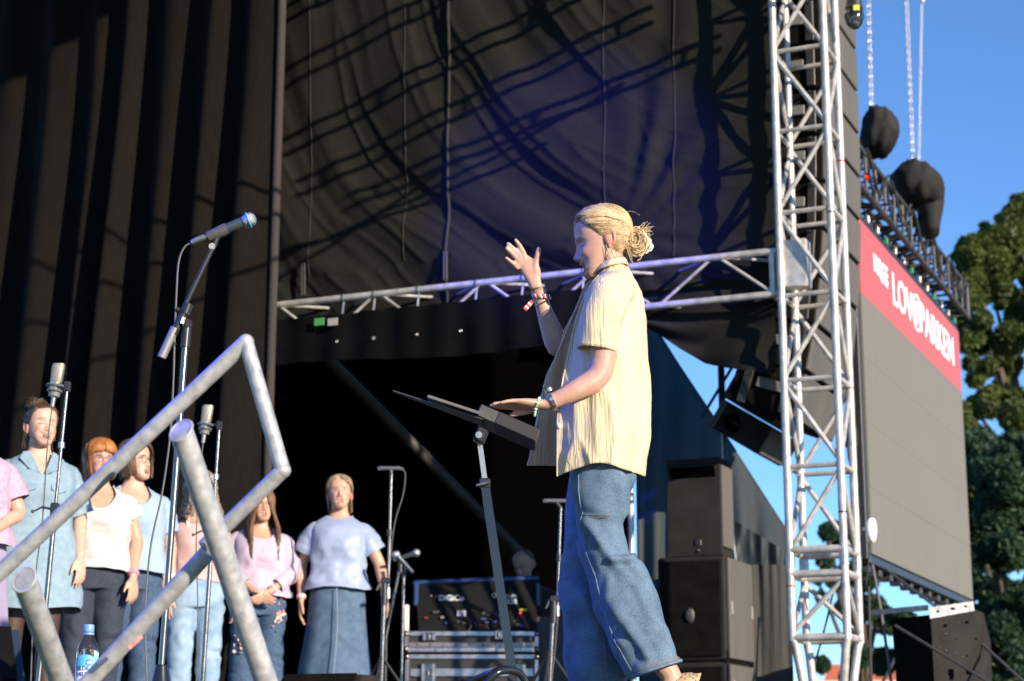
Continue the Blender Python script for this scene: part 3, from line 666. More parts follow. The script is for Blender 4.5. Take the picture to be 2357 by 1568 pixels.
# ---------------------------------------------------------------- people
HT = [(-.117,.010,.070,-.052), (-.114,.022,.078,-.044), (-.108,.031,.083,-.034), (-.098,.038,.0855,-.020), (-.085,.046,.086,-.004), (-.065,.0555,.086,.028), (-.045,.0615,.0865,.055), (-.02,.067,.087,.076), (0,.0705,.087,.088),
      (.025,.0735,.089,.096), (.05,.075,.090,.099), (.075,.0715,.085,.093), (.092,.062,.074,.080), (.105,.046,.055,.060), (.113,.026,.031,.034), (.117,.008,.010,.010)]
def head_base(a, z, off=0.):
    w_, f_, b_ = interp(HT, z); yc = (b_-f_)/2; hy = (b_+f_)/2
    s, c = math.sin(a), math.cos(a)
    ex = .86
    x = (w_+off)*math.copysign(abs(s)**ex, s); y = yc - (hy+off)*math.copysign(abs(c)**ex, c)
    return V((x, y, z + off*sst(.06, .12, z)))
def g2(x, s): return math.exp(-(x/s)**2)
def head_mesh(skin, mouth=.5, smile=0., closed=False, brow=(.25,.16,.09), lip=(.54,.21,.18), iris=(.10,.12,.14), male=False, blush=.1):
    """face looks along -Y, origin between the ears; returns MB and vertex colours"""
    zs = []
    k = -.117
    while k < .117: zs.append(k); k += .0022 if -.095 < k < .03 else .005
    zs.append(.117)
    na = 72; angs = []
    for i in range(na):
        t = i/na*2*math.pi - math.pi; angs.append(t - .42*math.sin(t))
    rings = []; cols = []
    mo = .004 + .011*mouth; mz = -.071 - .006*mouth
    for z in zs:
        ring = []
        for a in angs:
            p = head_base(a, z); x = p.x; ax = abs(x); fr = sst(.2, .75, math.cos(a)); y = p.y
            if fr > 0:
                d = 0
                n = interp([(-.052,0,.011), (-.047,.010,.0125), (-.042,.0215,.0125), (-.035,.0262,.0115), (-.027,.0205,.0095), (-.014,.0120,.0080), (.002,.0052,.0075), (.014,.0030,.008), (.024,0,.010)], z)
                d += n[0]*g2(x, n[1]) + .007*g2(ax-.0135, .006)*g2(z+.044, .008)
                d -= .0105*g2(ax-.031, .0155)*g2(z-.002, .0125)
                d += .0075*g2(ax-.031, .0125)*g2(z+.001, .0085)
                d += (.0045 if not male else .007)*g2(z-.021, .007)*sst(.055, .03, ax)
                d += (.004+.005*smile)*g2(ax-.040, .017)*g2(z+.028, .017)
                d -= .004*smile*g2(ax-.036, .006)*g2(z+.055, .014)
                lw = .021 + .006*smile
                zo = z - smile*.010*(ax/.025)**2
                d += .0095*g2(x, lw)*g2(zo-(mz+mo+.004), .0052) + .0105*g2(x, lw*.9)*g2(zo-(mz-mo-.004), .0060)
                d -= (.006+.016*mouth)*g2(x, lw*.8)**2*g2(zo-mz, .002+mo*.55)
                d += .0055*g2(x, .018)*g2(z+.1, .011) - .004*g2(x, .02)*g2(z+.089, .006)
                y -= d*fr
            ring.append(V((x, y, z)))
            c = list(skin); 
            m_ = 1 + .05*noise.noise(V((x*40, y*40, z*40))); c = [v*m_ for v in c]
            def mixc(c, d, t): return [lerp(i, j, t) for i, j in zip(c, d)]
            if fr > .3:
                c = mixc(c, (skin[0]*1.0, skin[1]*.72, skin[2]*.66), blush*4*min(1, g2(ax-.045,.018)*g2(z+.03,.018) + g2(x,.012)*g2(z+.04,.012)))
                lw = .021 + .006*smile; zo = z - smile*.010*(ax/.025)**2; inl = sst(lw+.006, lw+.001, ax)
                c = mixc(c, lip, .85*inl*max(sst(.0065,.003, abs(zo-(mz+mo+.0035))), sst(.007,.0035, abs(zo-(mz-mo-.004)))))
                if mouth > .12:
                    op = sst(1.15, .8, math.hypot(x/(lw*.92), (zo-mz)/(mo+.001))); c = mixc(c, (.10,.018,.018), op)
                    c = mixc(c, (.62,.58,.50), op*sst(-.0005, .0012, zo-(mz+mo*.45))*sst(lw*.75, lw*.5, ax))
                bz = .0235 - .16*max(0, ax-.034) + .12*min(0, ax-.02)
                c = mixc(c, brow, .9*sst(.0058,.0022, abs(z-bz))*sst(.013,.018, ax)*sst(.052,.044, ax))
                ez = .001 + (.0 if not closed else -.003)
                if closed: c = mixc(c, (.07,.04,.03), .95*sst(.0036,.0014, abs(z-(ez-.010*(1-((ax-.031)/.018)**2)*.35)))*sst(.0165,.0135, abs(ax-.031)))
                else:
                    e = math.hypot((ax-.031)/.0145, (z-ez)/.0052)
                    c = mixc(c, (.60,.56,.52), sst(1.05, .85, e)*.9); c = mixc(c, iris, sst(.0062,.0048, math.hypot(ax-.031, z-ez))*sst(1.1,.9,e))
                    c = mixc(c, (.05,.03,.025), .95*sst(.0030,.0014, abs(z-ez-.0053*math.sqrt(max(0,1-((ax-.031)/.016)**2))))*sst(.016,.014, abs(ax-.031)))
                c = mixc(c, (.16,.05,.04), .8*sst(.0042,.002, math.hypot(ax-.0075, (z+.0515)*1.4)))
                if male: c = mixc(c, (.16,.08,.05), .55*sst(-.045,-.06,z)*(1-sst(.0,.5, g2(ax-.05,.02)*0)))
            cols.append(c)
        rings.append(ring)
    m = MB(); m.loft(rings)
    for s in (-1, 1):                                   # ears
        e0 = len(m.v); er = []
        for k in range(15):
            t = k/14; th = lerp(-2.2, 2.1, t); yy = .012 + .017*math.cos(th)*(1 if th > -1 else .8); zz = .004 + .029*math.sin(th) - .004
            er.append(V((s*(.0735+.009*sst(-1.8, -.2, th)*sst(2.3, .8, th)), yy, zz)))
        m.tube(er, [.004+.002*math.sin(math.pi*k/14) for k in range(15)], 7)
        m.sph(V((s*.0755, .013, -.004)), .007, .019, .029, 12, 9)
        m.sph(V((s*.0745, .008, -.030)), .005, .008, .009, 8, 6)
        cols += [[skin[0]*1.05, skin[1]*.8, skin[2]*.74]]*(len(m.v)-e0)
    return m, cols
def xform(m, Mx, i0=0):
    m.v = m.v[:i0] + [Mx @ p for p in m.v[i0:]]; return m
def hand(m, w0, d, n, side_dir, s=1.0, curl=(.15,.2,.25,.3), thumb=.5, spread=.06):
    """w0 wrist, d towards the fingers, n out of the palm, side_dir towards the thumb"""
    d = V(d).normalized(); l = V(side_dir); l = (l - d*l.dot(d)).normalized(); n = V(n); n = (n - d*n.dot(d) - l*n.dot(l)).normalized()
    rings = []
    for t, hw, th in ((-.02,.023,.018), (.0,.025,.017), (.025,.032,.0165), (.055,.0385,.0145), (.08,.040,.012), (.094,.038,.009)):
        c = w0 + d*(t*s); rings.append([c + l*(hw*s*math.copysign(abs(math.cos(a))**.8, math.cos(a))) + n*(th*s*math.sin(a)) for a in [2*math.pi*k/14 for k in range(14)]])
    m.loft(rings)
    for k, (lo, ln, b0, r_) in enumerate(((.0295,.072,.088,.0088), (.0098,.080,.092,.009), (-.0098,.074,.090,.0086), (-.0285,.058,.083,.0076))):
        a = w0 + l*(lo*s) + d*((b0-.02)*s); fd = (d + l*(spread*(1.4-k))).normalized(); pts = [a, a + fd*.02*s]; ang = 0
        for seg, fr in enumerate((.46, .30, .24)):
            ang += curl[k]*(1.0, 1.2, .8)[seg]; dd = fd*math.cos(ang) + n*math.sin(ang); pts.append(pts[-1] + dd*(ln*fr*s))
        rr = [r_*s, r_*s*1.03, r_*s*.98, r_*s*.90, r_*s*.74]; m.tube(pts, rr, 9)
        m.sph(pts[-1], rr[-1]*1.0, n=8, m=6)
    a = w0 + l*(.016*s) + d*(.018*s); td = (d*math.cos(thumb+.35) + l*math.sin(thumb+.35) + n*.25).normalized(); td2 = (d*math.cos(thumb*.6) + l*math.sin(thumb*.6) + n*.2).normalized()
    pts = [a, a + td*.036*s, a + td*.04*s + td2*.03*s, a + td*.04*s + td2*.055*s]; m.tube(pts, [.014*s, .0118*s, .0098*s, .0078*s], 9); m.sph(pts[-1], .0078*s, n=8, m=6)
SKM = mat('skin', (.6,.4,.3), .48, vcol=True, var=.10, vs=55, sub=.12, bump=.12, bs=300, bd=.002)
def body_obj(parent, m, skin, vox, head=None, hcols=None, extra=None):
    q = remesh(m, vox, 4, .55)
    cols = []
    for p in q.v:
        t = 1 + .07*noise.noise(p*14) ; c = [skin[0]*t, skin[1]*t*(1+.05*noise.noise(p*9+V((3,1,2)))), skin[2]*t]
        if extra: c = extra(p, c)
        cols.append(c)
    if head:
        q.add(head.v, head.f); cols += hcols
    return q.build('body', SKM, parent, sharp=None, recalc=False, cols=cols)
# hair ------------------------------------------------------------
def hairmat(n, a, b): return mat(n, a, .42, c2=b, vs=26, stretch=(1.2,1.2,.35), bump=.7, bs=160, bd=.003, spec=.45)
def hair_cap(th, line, bulge=None, part=None):
    """scalp shell: line(a) gives the hairline height for azimuth a (0 = front)"""
    m = MB(); rings = []
    zs = [-.112 + k*.0045 for k in range(51)]
    for z in zs:
        ring = []
        for i in range(64):
            a = 2*math.pi*i/64; aa = abs(math.atan2(math.sin(a), math.cos(a)))
            k = sst(-.004, .03, z - line(aa)); o = lerp(-.008, th, k)
            o += k*.0010*math.sin(a*31 + z*60) + k*.0008*math.sin(a*53 - z*90)
            if bulge: o += k*bulge(aa, z)
            ring.append(head_base(a, min(z, .117), o) + V((0,0, th*sst(.08,.117,z))))
        rings.append(ring)
    m.loft(rings); return m
def strand(m, pts, r0, rg, n=3):
    k = len(pts); m.tube(pts, [r0*(1.0 if i < k*.7 else lerp(1, .25, (i-k*.7)/(k*.3))) for i in range(k)], n, cap=False)
def line_std(front=.072, side=.0, back=-.085):
    return lambda a: interp([(0, front), (.6, front-.006), (1.0, .045), (1.25, .018), (1.45, side-.005), (1.7, side-.03), (2.1, back*.75), (3.2, back)], a)[0]
def hair_down(m, rg, n, length, th, line, r=.003, wav=0., wf=40., amin=.9, ends=.3, spread=.02, inward=0.):
    for i in range(n):
        sgn = rg.choice((-1, 1)); a = sgn*rg.uniform(.12, math.pi); aa = abs(a); z0 = rg.uniform(max(line(aa)+.01, .0), .113)
        if aa < amin: a1 = sgn*rg.uniform(amin, amin+.5)
        else: a1 = a
        L = length*rg.uniform(1-ends, 1.0); pts = []; ph = rg.uniform(0, 6.3); o = th + rg.uniform(-.002, .006)
        steps = 14
        for k in range(steps+1):
            t = k/steps; z = z0 - t*(z0 + L); al = lerp(a, a1, sst(0, .45, t))
            zz = max(z, -.02); q = head_base(al, min(zz, .115), o)
            if z < -.02:
                q0 = head_base(al, -.02, o + spread*sst(-.02, -.2, z) - inward*sst(-.03, -.12, z)); q = V((q0.x, q0.y + .3*max(0, -.02-z)*(.15 if q0.y > 0 else .05), z))
            q += V((math.sin(ph + t*wf), math.cos(ph*1.7 + t*wf*.9), 0))*wav*sst(.1, .6, t)
            pts.append(q)
        strand(m, pts, r*rg.uniform(.7, 1.2), rg)
def hair_back(m, rg, n, th, line, bun, r=.0022, side=0.):
    for i in range(n):
        sgn = rg.choice((-1, 1)); a = sgn*rg.uniform(.05, 2.6); aa = abs(a); z0 = lerp(line(aa)+.004, .112, rg.random()**1.2); pts = []; o = th + rg.uniform(-.001, .004)
        for k in range(13):
            t = k/12; al = lerp(a, sgn*math.pi*.97, sst(0, 1, t)**.9); z = lerp(z0, bun.z, sst(.1, 1, t)) + .03*math.sin(math.pi*t)*(1 if z0 > .06 else .2)
            q = head_base(al, max(-.09, min(z, .114)), lerp(-.003, o, sst(0, .22, t)))
            q = lerp(q, bun, sst(.72, 1, t)*.8); pts.append(q)
        strand(m, pts, r*rg.uniform(.6, 1.2), rg)
TORSO = [(.80,.165,.118,.012), (.86,.172,.122,.012), (.95,.160,.110,.006), (1.03,.138,.098,0), (1.10,.134,.098,-.004), (1.20,.147,.118,-.014), (1.27,.152,.110,-.010), (1.32,.154,.096,-.002), (1.355,.136,.080,.008), (1.385,.104,.066,.012), (1.412,.070,.058,.012), (1.445,.056,.053,.004), (1.50,.053,.054,-.006), (1.53,.050,.052,-.010)]
def trng(tab, z, n, ease=0., wm=1., pw=.85, dz=None):
    w_, d_, yc = interp(tab, z); out = []
    for k in range(n):
        a = 2*math.pi*k/n; s, c = math.sin(a), math.cos(a)
        out.append(V(((w_*wm+ease)*math.copysign(abs(s)**pw, s), yc - (d_*wm**.5+ease)*math.copysign(abs(c)**pw, c), z + (dz(a) if dz else 0))))
    return out
ARM = {'hang': ((.232,.035,1.105), (.240,-.045,.865), (.05,-.16,-1), (-.9,-.3,0), (-.1,-1,0)),
       'fwd': ((.235,.025,1.105), (.215,-.115,.875), (.05,-.3,-1), (-.5,.8,0), (-.75,-.6,0)),
       'clasp': ((.245,.01,1.11), (.055,-.195,.955), (-.75,-.25,-.55), (-.4,.9,-.2), (0,-.3,1))}
def pants_mesh(wm, hem=.06, leg=.075, flare=0.):
    m = MB(); rings = [trng(TORSO, z, 24, .012, wm) for z in (.80, .84, .88, .92, .96, 1.0, 1.035)]
    m.loft(rings)
    for s in (-1, 1):
        m.tube([V((s*.083*wm, .012, .90)), V((s*.088*wm, .005, .80)), V((s*.092, -.004, .64)), V((s*.093, -.002, .48)), V((s*.094, .012, .28)), V((s*.095, .018, hem))], [.092*wm, .098*wm, .083*wm, leg, leg*.88+flare*.5, leg*.85+flare], 20)
    q = remesh(m, .010, 4)
    return displace(q, lambda p: .006*math.sin(p.z*38 + 9*noise.noise(p*5)) * sst(.95,.8,p.z)*noise.noise(p*7+V((2,0,0)))*2 + .006*noise.noise(p*11))
def skirt_mesh(wm, top, hem, w0, w1, folds=9, amp=.012):
    m = MB(); rings = []
    for k in range(30):
        t = k/29; z = lerp(top, hem, t); r0 = interp(TORSO, max(z, .84)); hw = lerp(r0[0]*wm+.014, w1, sst(.15, 1, t)); hd = lerp(r0[1]*wm**.5+.014, w1*.80, sst(.15, 1, t))
        rings.append([V(((hw+amp*t*math.sin(a*folds+2*math.sin(a*2)))*math.sin(a), .008 - (hd+amp*t*math.sin(a*folds+1+t))*math.cos(a), z + .012*math.sin(a*2+1)*t)) for a in [2*math.pi*j/56 for j in range(56)]])
    m.loft(rings, True, False); return m
def top_mesh(wm, hem, ease, sleeve, sl_r, vneck, arms, flare=0., neck_r=.0, yoke=0., wr=1.0, tank=False):
    m = MB(); n = 48
    zs = [hem + (1.345-hem)*k/34 for k in range(35)]
    rings = []
    zmax = lambda a: 1.412 - .012*max(0, math.cos(a)) - vneck*max(0, math.cos(a))**7
    for z in zs + ([] if tank else [1.360, 1.375, 1.390, 1.402, 1.414]):
        t = sst(1.30, hem, z); row = []
        for k in range(n):
            a = 2*math.pi*k/n; zc = z if tank else min(z, zmax(a)); w_, d_, yc = interp(TORSO, zc); up = sst(1.34, 1.41, zc); e = lerp(ease + flare*t**1.3, .009+neck_r, up); wk = lerp(wm, 1, up); s_, c_ = math.sin(a), math.cos(a)
            row.append(V(((w_*wk+e)*math.copysign(abs(s_)**.85, s_), yc - (d_*wk**.5+e)*math.copysign(abs(c_)**.85, c_), zc + .010*math.sin(a*3+hem*9)*sst(hem+.06, hem, z))))
        rings.append(row)
    if tank:
        rings.append(trng(TORSO, 1.355, n, ease*.7, wm*.94, dz=lambda a: -.05*max(0, math.cos(a))**2 - .085*abs(math.sin(a))**3))
    m.loft(rings, False, False)
    def fold(p):
        ang = math.atan2(p.x, -p.y)
        rdg = 1-abs(noise.noise(V((p.x*6+ang, p.y*6, p.z*7)))*2); rd2 = 1-abs(noise.noise(V((p.x*13, p.y*13+ang*.5, p.z*5+4)))*2)
        return .004 + wr*(.017*(.5-abs(math.sin(ang*4.5 + p.z*2.2 + 3.5*noise.noise(p*3.1)))**.7)*sst(1.30, .98, p.z)*(.5+abs(noise.noise(p*4+V((9,0,0))))) + .010*max(0, rdg)**4*sst(1.36,1.2,p.z) + .007*max(0, rd2)**4 + .003*noise.noise(V((p.x*15, p.y*15, p.z*9))))
    if sleeve > 0:
        for s in (-1, 1):
            e_, w_ = arms[s][0], arms[s][1]; sh = V((s*.105*wm, .008, 1.325)); s2 = V((s*.150*wm, .010, 1.305)); pts = [sh, s2]; rr = [.050, .066]
            L = sleeve
            for k in range(1, 7):
                t = L*k/6
                pts.append(lerp(s2, e_, min(1, t)) if t <= 1 else lerp(e_, w_, t-1)); rr.append(sl_r*lerp(.80, 1., min(1, k/3))*(lerp(1., .95, k/6) if L <= 1 else lerp(1., .66, k/6)))
            pts = crom(pts, 3); r2 = []
            for k in range(len(pts)): i = k/3; j = min(int(i), len(rr)-2); r2.append(lerp(rr[j], rr[j+1], i-j))
            r2[-1] *= .97
            o = len(m.v); q = MB(); q.tube(pts, r2, 18, cap=False); m.add(q.v, q.f)
    return displace(m, fold)
def person(loc, height, yaw, head, arms, skin, label, hair, top, bottom, wm=1.0, hd=None, group='choir singers on the stage', vox=.0062, hs=1.0, legs=True, lean=0.):
    rg = random.Random(int(abs(loc[0])*1000)+7)
    t = thing('person', loc, label, 'person', group); S = height/1.675
    Mx = Matrix.Translation(loc) @ Matrix.Rotation(yaw, 4, 'Z') @ Matrix.Rotation(lean, 4, 'X') @ Matrix.Scale(S, 4)
    arm = {}
    for s in (-1, 1):
        a = ARM[arms[0 if s < 0 else 1]] if isinstance(arms[0 if s < 0 else 1], str) else arms[0 if s < 0 else 1]
        arm[s] = [V((s*q[0], q[1], q[2])) for q in a]
    m = MB(); m.loft([trng(TORSO, z, 26, 0, wm if z < 1.36 else 1) for z in (.80,.88,.95,1.03,1.10,1.20,1.27,1.33,1.365,1.395,1.42,1.445,1.48,1.51,1.53)])
    for s in (-1, 1):
        e_, w_, d_, n_, td = arm[s]; sh = V((s*.148*wm, .01, 1.325)); k = wm**.5
        m.tube(crom([sh, lerp(sh, e_, .5), e_, lerp(e_, w_, .45), w_], 4), [.050*k,.049*k,.048*k,.046*k,.044*k,.042*k,.041*k,.040*k,.038*k,.0385*k,.039*k,.037*k,.034*k,.031,.029,.027,.0255][:17], 14)
        hand(m, w_ + (w_-e_).normalized()*.008, d_, n_, td, .98, (.22,.26,.3,.34), .42)
        if legs: m.tube([V((s*.085, .01, .86)), V((s*.09, 0, .66)), V((s*.092, -.004, .47)), V((s*.094, .02, .30)), V((s*.095, .02, .10)), V((s*.096, .0, .05))], [.085, .072, .054, .052, .036, .036], 14); m.tube([V((s*.096,.04,.035)), V((s*.10,-.05,.04)), V((s*.105,-.16,.025))], [.033,.038,.026], 10)
    hy, hp, hr = head
    Hm = Matrix.Translation((0, -.012, 1.553)) @ Matrix.Rotation(hy, 4, 'Z') @ Matrix.Rotation(hp, 4, 'X') @ Matrix.Rotation(hr, 4, 'Y') @ Matrix.Scale(hs, 4)
    hm, hc = head_mesh(skin, **(hd or {})); xform(hm, Mx @ Hm); xform(m, Mx)
    body_obj(t, m, skin, vox, hm, hc, None)
    if hair: 
        hg = MB(); hair[0](hg, rg); xform(hg, Mx @ Hm); hg.build('hair', hair[1], t, sharp=None, recalc=False)
    if top:
        kw = dict(top); mt = kw.pop('m'); bt = kw.pop('buttons', None); q = top_mesh(wm, arms=arm, **kw); xform(q, Mx); tp = q.build('top', mt, t, sharp=None, recalc=True)
        if bt:
            for k in range(bt[0]):
                z = lerp(1.235, bt[1], k/(bt[0]-1)); r0 = interp(TORSO, z); MB().sph(Mx @ V((.0, r0[2]-r0[1]*wm**.5-kw['ease']-.010, z)), .006, n=8, m=5).build('button', bt[2], tp)
    if bottom:
        q = bottom[0](); xform(q, Mx); q.build(bottom[2] if len(bottom) > 2 else 'trousers', bottom[1], t, sharp=None, recalc=True)
    return t, Mx, Mx @ Hm, arm
def glasses(t, Hx, m):
    g = MB()
    for s in (-1, 1):
        g.torus(Hx @ V((s*.032, -.1, -.002)), .0215, .0016, (Hx.to_3x3() @ V((0,1,0))), 22, 5)
        g.tube([Hx @ V((s*.053, -.098, .004)), Hx @ V((s*.074, -.05, .005)), Hx @ V((s*.078, .015, .004))], .0016, 5)
    g.tube([Hx @ V((-.011,-.1,.003)), Hx @ V((0,-.103,.005)), Hx @ V((.011,-.1,.003))], .0014, 5)
    g.build('glasses', m, t)
def band(t, Mx, arm, s, at, m, r=.033, name='wristband', wd=.012):
    e_, w_ = arm[s][0], arm[s][1]; c = lerp(e_, w_, at); d = (w_-e_).normalized(); q = MB(); q.tube([c - d*wd, c, c + d*wd], [r*.96, r, r*.96], 16); xform(q, Mx); q.build(name, m, t)
def denim(n, a, b, sc_=55): return mat(n, a, .85, c2=b, vs=sc_, bump=.5, bs=420, bd=.0015, det=8)
def cotton(n, a, var=.06): return mat(n, a, .8, var=var, vs=9, bump=.35, bs=180, bd=.003, sheen=.1)
# ---------------------------------------------------------------- choir
SK1 = (.60,.36,.265); SK2 = (.56,.32,.225); SK3 = (.62,.385,.29)
NAVY = denim('jeans_navy', (.030,.042,.070), (.018,.026,.045)); BLUEJ = denim('jeans_blue', (.055,.105,.19), (.03,.06,.12)); LIGHTJ = denim('jeans_light', (.30,.42,.55), (.17,.28,.42), 12)
SKD = denim('denim_skirt', (.085,.145,.23), (.05,.092,.16), 18); CHAM = denim('chambray', (.25,.35,.43), (.18,.28,.36), 30)
WHT = cotton('white_cotton', (.50,.49,.485)); LBL = mat('pale_blue_cotton', (.31,.42,.55), .8, c2=(.25,.35,.48), vs=160, stretch=(1,1,.04), bump=.3, bs=120, bd=.003)
PNK = mat('pink_print', (.55,.36,.46), .8, c2=(.45,.26,.39), vs=45, bump=.3, bs=160, bd=.003); PTK = mat('pink_rib', (.58,.36,.34), .85, var=.06, vs=200, stretch=(1,1,.05), bump=.5, bs=200, bd=.003)
LIL = cotton('lilac_cotton', (.47,.38,.48)); SAT = mat('blue_satin', (.29,.36,.52), .50, c2=(.24,.30,.46), vs=5, bump=.25, bs=30, bd=.006, sheen=.3); LSK = cotton('lilac_skirt', (.33,.28,.42)); BLKC = cotton('black_cotton', (.012,.012,.013))
HDK = hairmat('hair_dark', (.10,.058,.036), (.035,.02,.014)); HRD = hairmat('hair_red', (.42,.17,.05), (.22,.085,.03)); HBR = hairmat('hair_brown', (.16,.085,.045), (.06,.035,.022)); HGY = hairmat('hair_grey_curl', (.40,.33,.25), (.12,.09,.07)); HLB = hairmat('hair_long_brown', (.25,.13,.065), (.10,.05,.028)); HSG = hairmat('hair_ash', (.40,.31,.21), (.20,.15,.10))
GLS = mat('glasses_dark', (.05,.03,.03), .3); GLP = mat('glasses_metal', (.35,.2,.3), .25, .5); PWB = mat('pink_strap', (.6,.25,.38), .5); WWB = mat('white_strap', (.75,.75,.75), .4); BEAD = mat('bead_band', (.6,.25,.22), .5, c2=(.7,.7,.75), vs=120)
def at_(u, vtop, Y, dz=0.0): p = P(u, vtop, Y); return V((p.x, Y, dz)), p.z - dz
def h_bun(m, rg):
    ln = line_std(.074, .0, -.07); q = hair_cap(.008, ln); m.add(q.v, q.f); bun = V((-.01,.06,.10)); hair_back(m, rg, 220, .010, ln, bun, .0028)
    for k in range(70):
        a0 = rg.uniform(0, 6.3); pts = []; c = V((-.02+rg.gauss(0,.012), .045+rg.gauss(0,.01), .137+rg.gauss(0,.010)))
        for j in range(10):
            t = a0 + j*.75; pts.append(c + V((.034*math.cos(t), .026*math.sin(t), .018*math.sin(t*1.3+a0))))
        strand(m, pts, .0032, rg, 4)
    for k in range(12):
        sg = rg.choice((-1,1)); q0 = head_base(sg*rg.uniform(1.6, 2.2), .0, .004); pts = [q0 + V((sg*.01*math.sin(j*.7+k), .004*j, -.018*j)) for j in range(7)]; strand(m, pts, .0013, rg)
    for k in range(14): 
        c = V((rg.gauss(0,.03), .09, .12)); pts = [c + V((rg.gauss(0,.006), .004*j, .009*j*rg.uniform(.5,1))) for j in range(6)]; strand(m, pts, .002, rg)
def h_bob(front, ln_, length, r=.0026, fringe=True, wav=.002):
    def f(m, rg):
        ln = line_std(front, .0, -.08); q = hair_cap(.015, ln, lambda a, z: .010*sst(.7, 1.4, a)*sst(.06, 0, z)); m.add(q.v, q.f); hair_down(m, rg, 800, length, .017, ln, r, wav, 7, .95, .2, .008, .012)
        if fringe:
            for k in range(260):
                a = rg.uniform(-.95, .95); pts = []
                for j in range(9):
                    t = j/8; z = lerp(.112, .036+rg.uniform(0,.012), t); pts.append(head_base(a*lerp(.5, 1, t), min(z, .114), .017+.006*math.sin(math.pi*t)))
                strand(m, pts, r, rg)
    return f
def h_curl(m, rg):
    ln = line_std(.07, .01, -.08); q = hair_cap(.018, ln); m.add(q.v, q.f); hair_down(m, rg, 420, .20, .02, ln, .0045, .012, 22, .85, .35, .045)
def h_long(m, rg):
    ln = line_std(.068, .0, -.08); q = hair_cap(.010, ln); m.add(q.v, q.f); hair_down(m, rg, 1000, .40, .012, ln, .0030, .006, 8, .80, .18, .038)
def h_short(m, rg):
    ln = line_std(.078, .035, -.075); q = hair_cap(.010, ln); m.add(q.v, q.f); hair_back(m, rg, 300, .012, ln, V((0,.10,-.03)), .003); hair_down(m, rg, 160, .115, .008, ln, .0022, .002, 5, 1.75, .2, .004)
def h_bald(m, rg):
    q = hair_cap(.001, lambda a: interp([(0,.2),(.9,.2),(1.3,.07),(1.6,.02),(3.2,-.06)], a)[0]); m.add(q.v, q.f)
cg = 'choir singers on the stage'
# 1 pink printed blouse at the left edge
l, h = at_(-48, 925, 9.35)
t, Mx, Hx, arm = person(l, h, R(28), (R(15), R(-4), 0), ('fwd', ((.235,-.02,1.10), (.08,-.19,.98), (-.6,-.35,-.5), (-.4,.9,-.2), (0,-.3,1))), SK1, 'singer at the left edge in a pink printed blouse and lilac skirt', (h_bob(.07, .0, .10), HBR), dict(m=PNK, hem=.92, ease=.03, sleeve=.7, sl_r=.085, vneck=.05, flare=.03), (lambda: skirt_mesh(1.05, 1.0, .35, .18, .22), LSK, 'skirt'), wm=1.0, hd=dict(mouth=.7))
# 2 denim shirt dress
l, h = at_(97, 934, 9.9)
t, Mx, Hx, arm = person(l, h, R(26), (R(8), R(-9), R(3)), ('hang', 'fwd'), SK3, 'singer with a messy bun in a pale denim shirt dress and dark tights', (h_bun, HDK), dict(m=CHAM, hem=.60, ease=.030, sleeve=.98, sl_r=.072, vneck=.12, flare=.05, buttons=(8, .66, WHT)), None, wm=1.03, hd=dict(mouth=.7, smile=.8, closed=True, blush=.15))
clr = MB()
for s in (-1, 1): clr.prism([Mx @ V((s*.008,-.134,1.285)), Mx @ V((s*.060,-.066,1.415)), Mx @ V((s*.086,-.02,1.415)), Mx @ V((s*.115,-.080,1.372)), Mx @ V((s*.078,-.138,1.312))], V((0,-.008,.004)))
clr.build('collar', CHAM, t)
pk = MB()
for s in (-1, 1): pk.prism([Mx @ V((s*.04,-.172,1.235)), Mx @ V((s*.12,-.145,1.235)), Mx @ V((s*.12,-.152,1.205)), Mx @ V((s*.08,-.168,1.190)), Mx @ V((s*.04,-.178,1.205))], V((0,-.006,0)))
pk.build('pocket_flap', CHAM, t)
tg = MB()
for s in (-1, 1): tg.tube([V((s*.085, .01, .80)), V((s*.09, 0, .66)), V((s*.092, -.004, .47)), V((s*.094, .02, .30)), V((s*.095, .02, .10)), V((s*.098,-.05,.05)), V((s*.10,-.14,.03))], [.088, .075, .057, .055, .040, .045, .03], 16)
xform(tg, Mx); tg.build('tights', thin(mat('tights_sheer', (.055,.032,.026), .6), (.15,.08,.06), .1), t)
er = MB(); er.tube([Hx @ V((.078,.006,-.04)), Hx @ V((.079,.005,-.058))], .003, 6); er.tube([Hx @ V((-.078,.006,-.04)), Hx @ V((-.079,.005,-.058))], .003, 6); er.build('earring', mat('gold', (.8,.55,.15), .25, 1), t)
# 3 white blouse
l, h = at_(232, 1018, 10.55)
t, Mx, Hx, arm = person(l, h, R(16), (R(14), R(-6), 0), ('hang', 'fwd'), SK2, 'singer with a copper bob and glasses in a white blouse and dark jeans', (h_bob(.070, .0, .10), HRD), dict(m=WHT, hem=.91, ease=.028, sleeve=.42, sl_r=.080, vneck=.15, flare=.020, wr=1.8, buttons=(6, 1.0, WHT)), (lambda: pants_mesh(1.1, .05, .074), NAVY), wm=1.06, hd=dict(mouth=.7))
glasses(t, Hx, GLP); band(t, Mx, arm, 1, .93, PWB, .034, 'watch', .011)
# 4 pale blue blouse in profile
l, h = at_(312, 1019, 11.0)
t, Mx, Hx, arm = person(l, h, R(22), (R(38), R(-8), 0), ('hang', 'hang'), SK1, 'singer with glasses turned right in a pale blue striped blouse and jeans', (h_bob(.072, .0, .10, .0026, False), HBR), dict(m=LBL, hem=.90, ease=.026, sleeve=.75, sl_r=.076, vneck=.12, flare=.03), (lambda: pants_mesh(1.08, .05, .08), BLUEJ), wm=1.06, hd=dict(mouth=.7))
glasses(t, Hx, GLS); band(t, Mx, arm, 1, .92, WWB, .033, 'watch', .010)
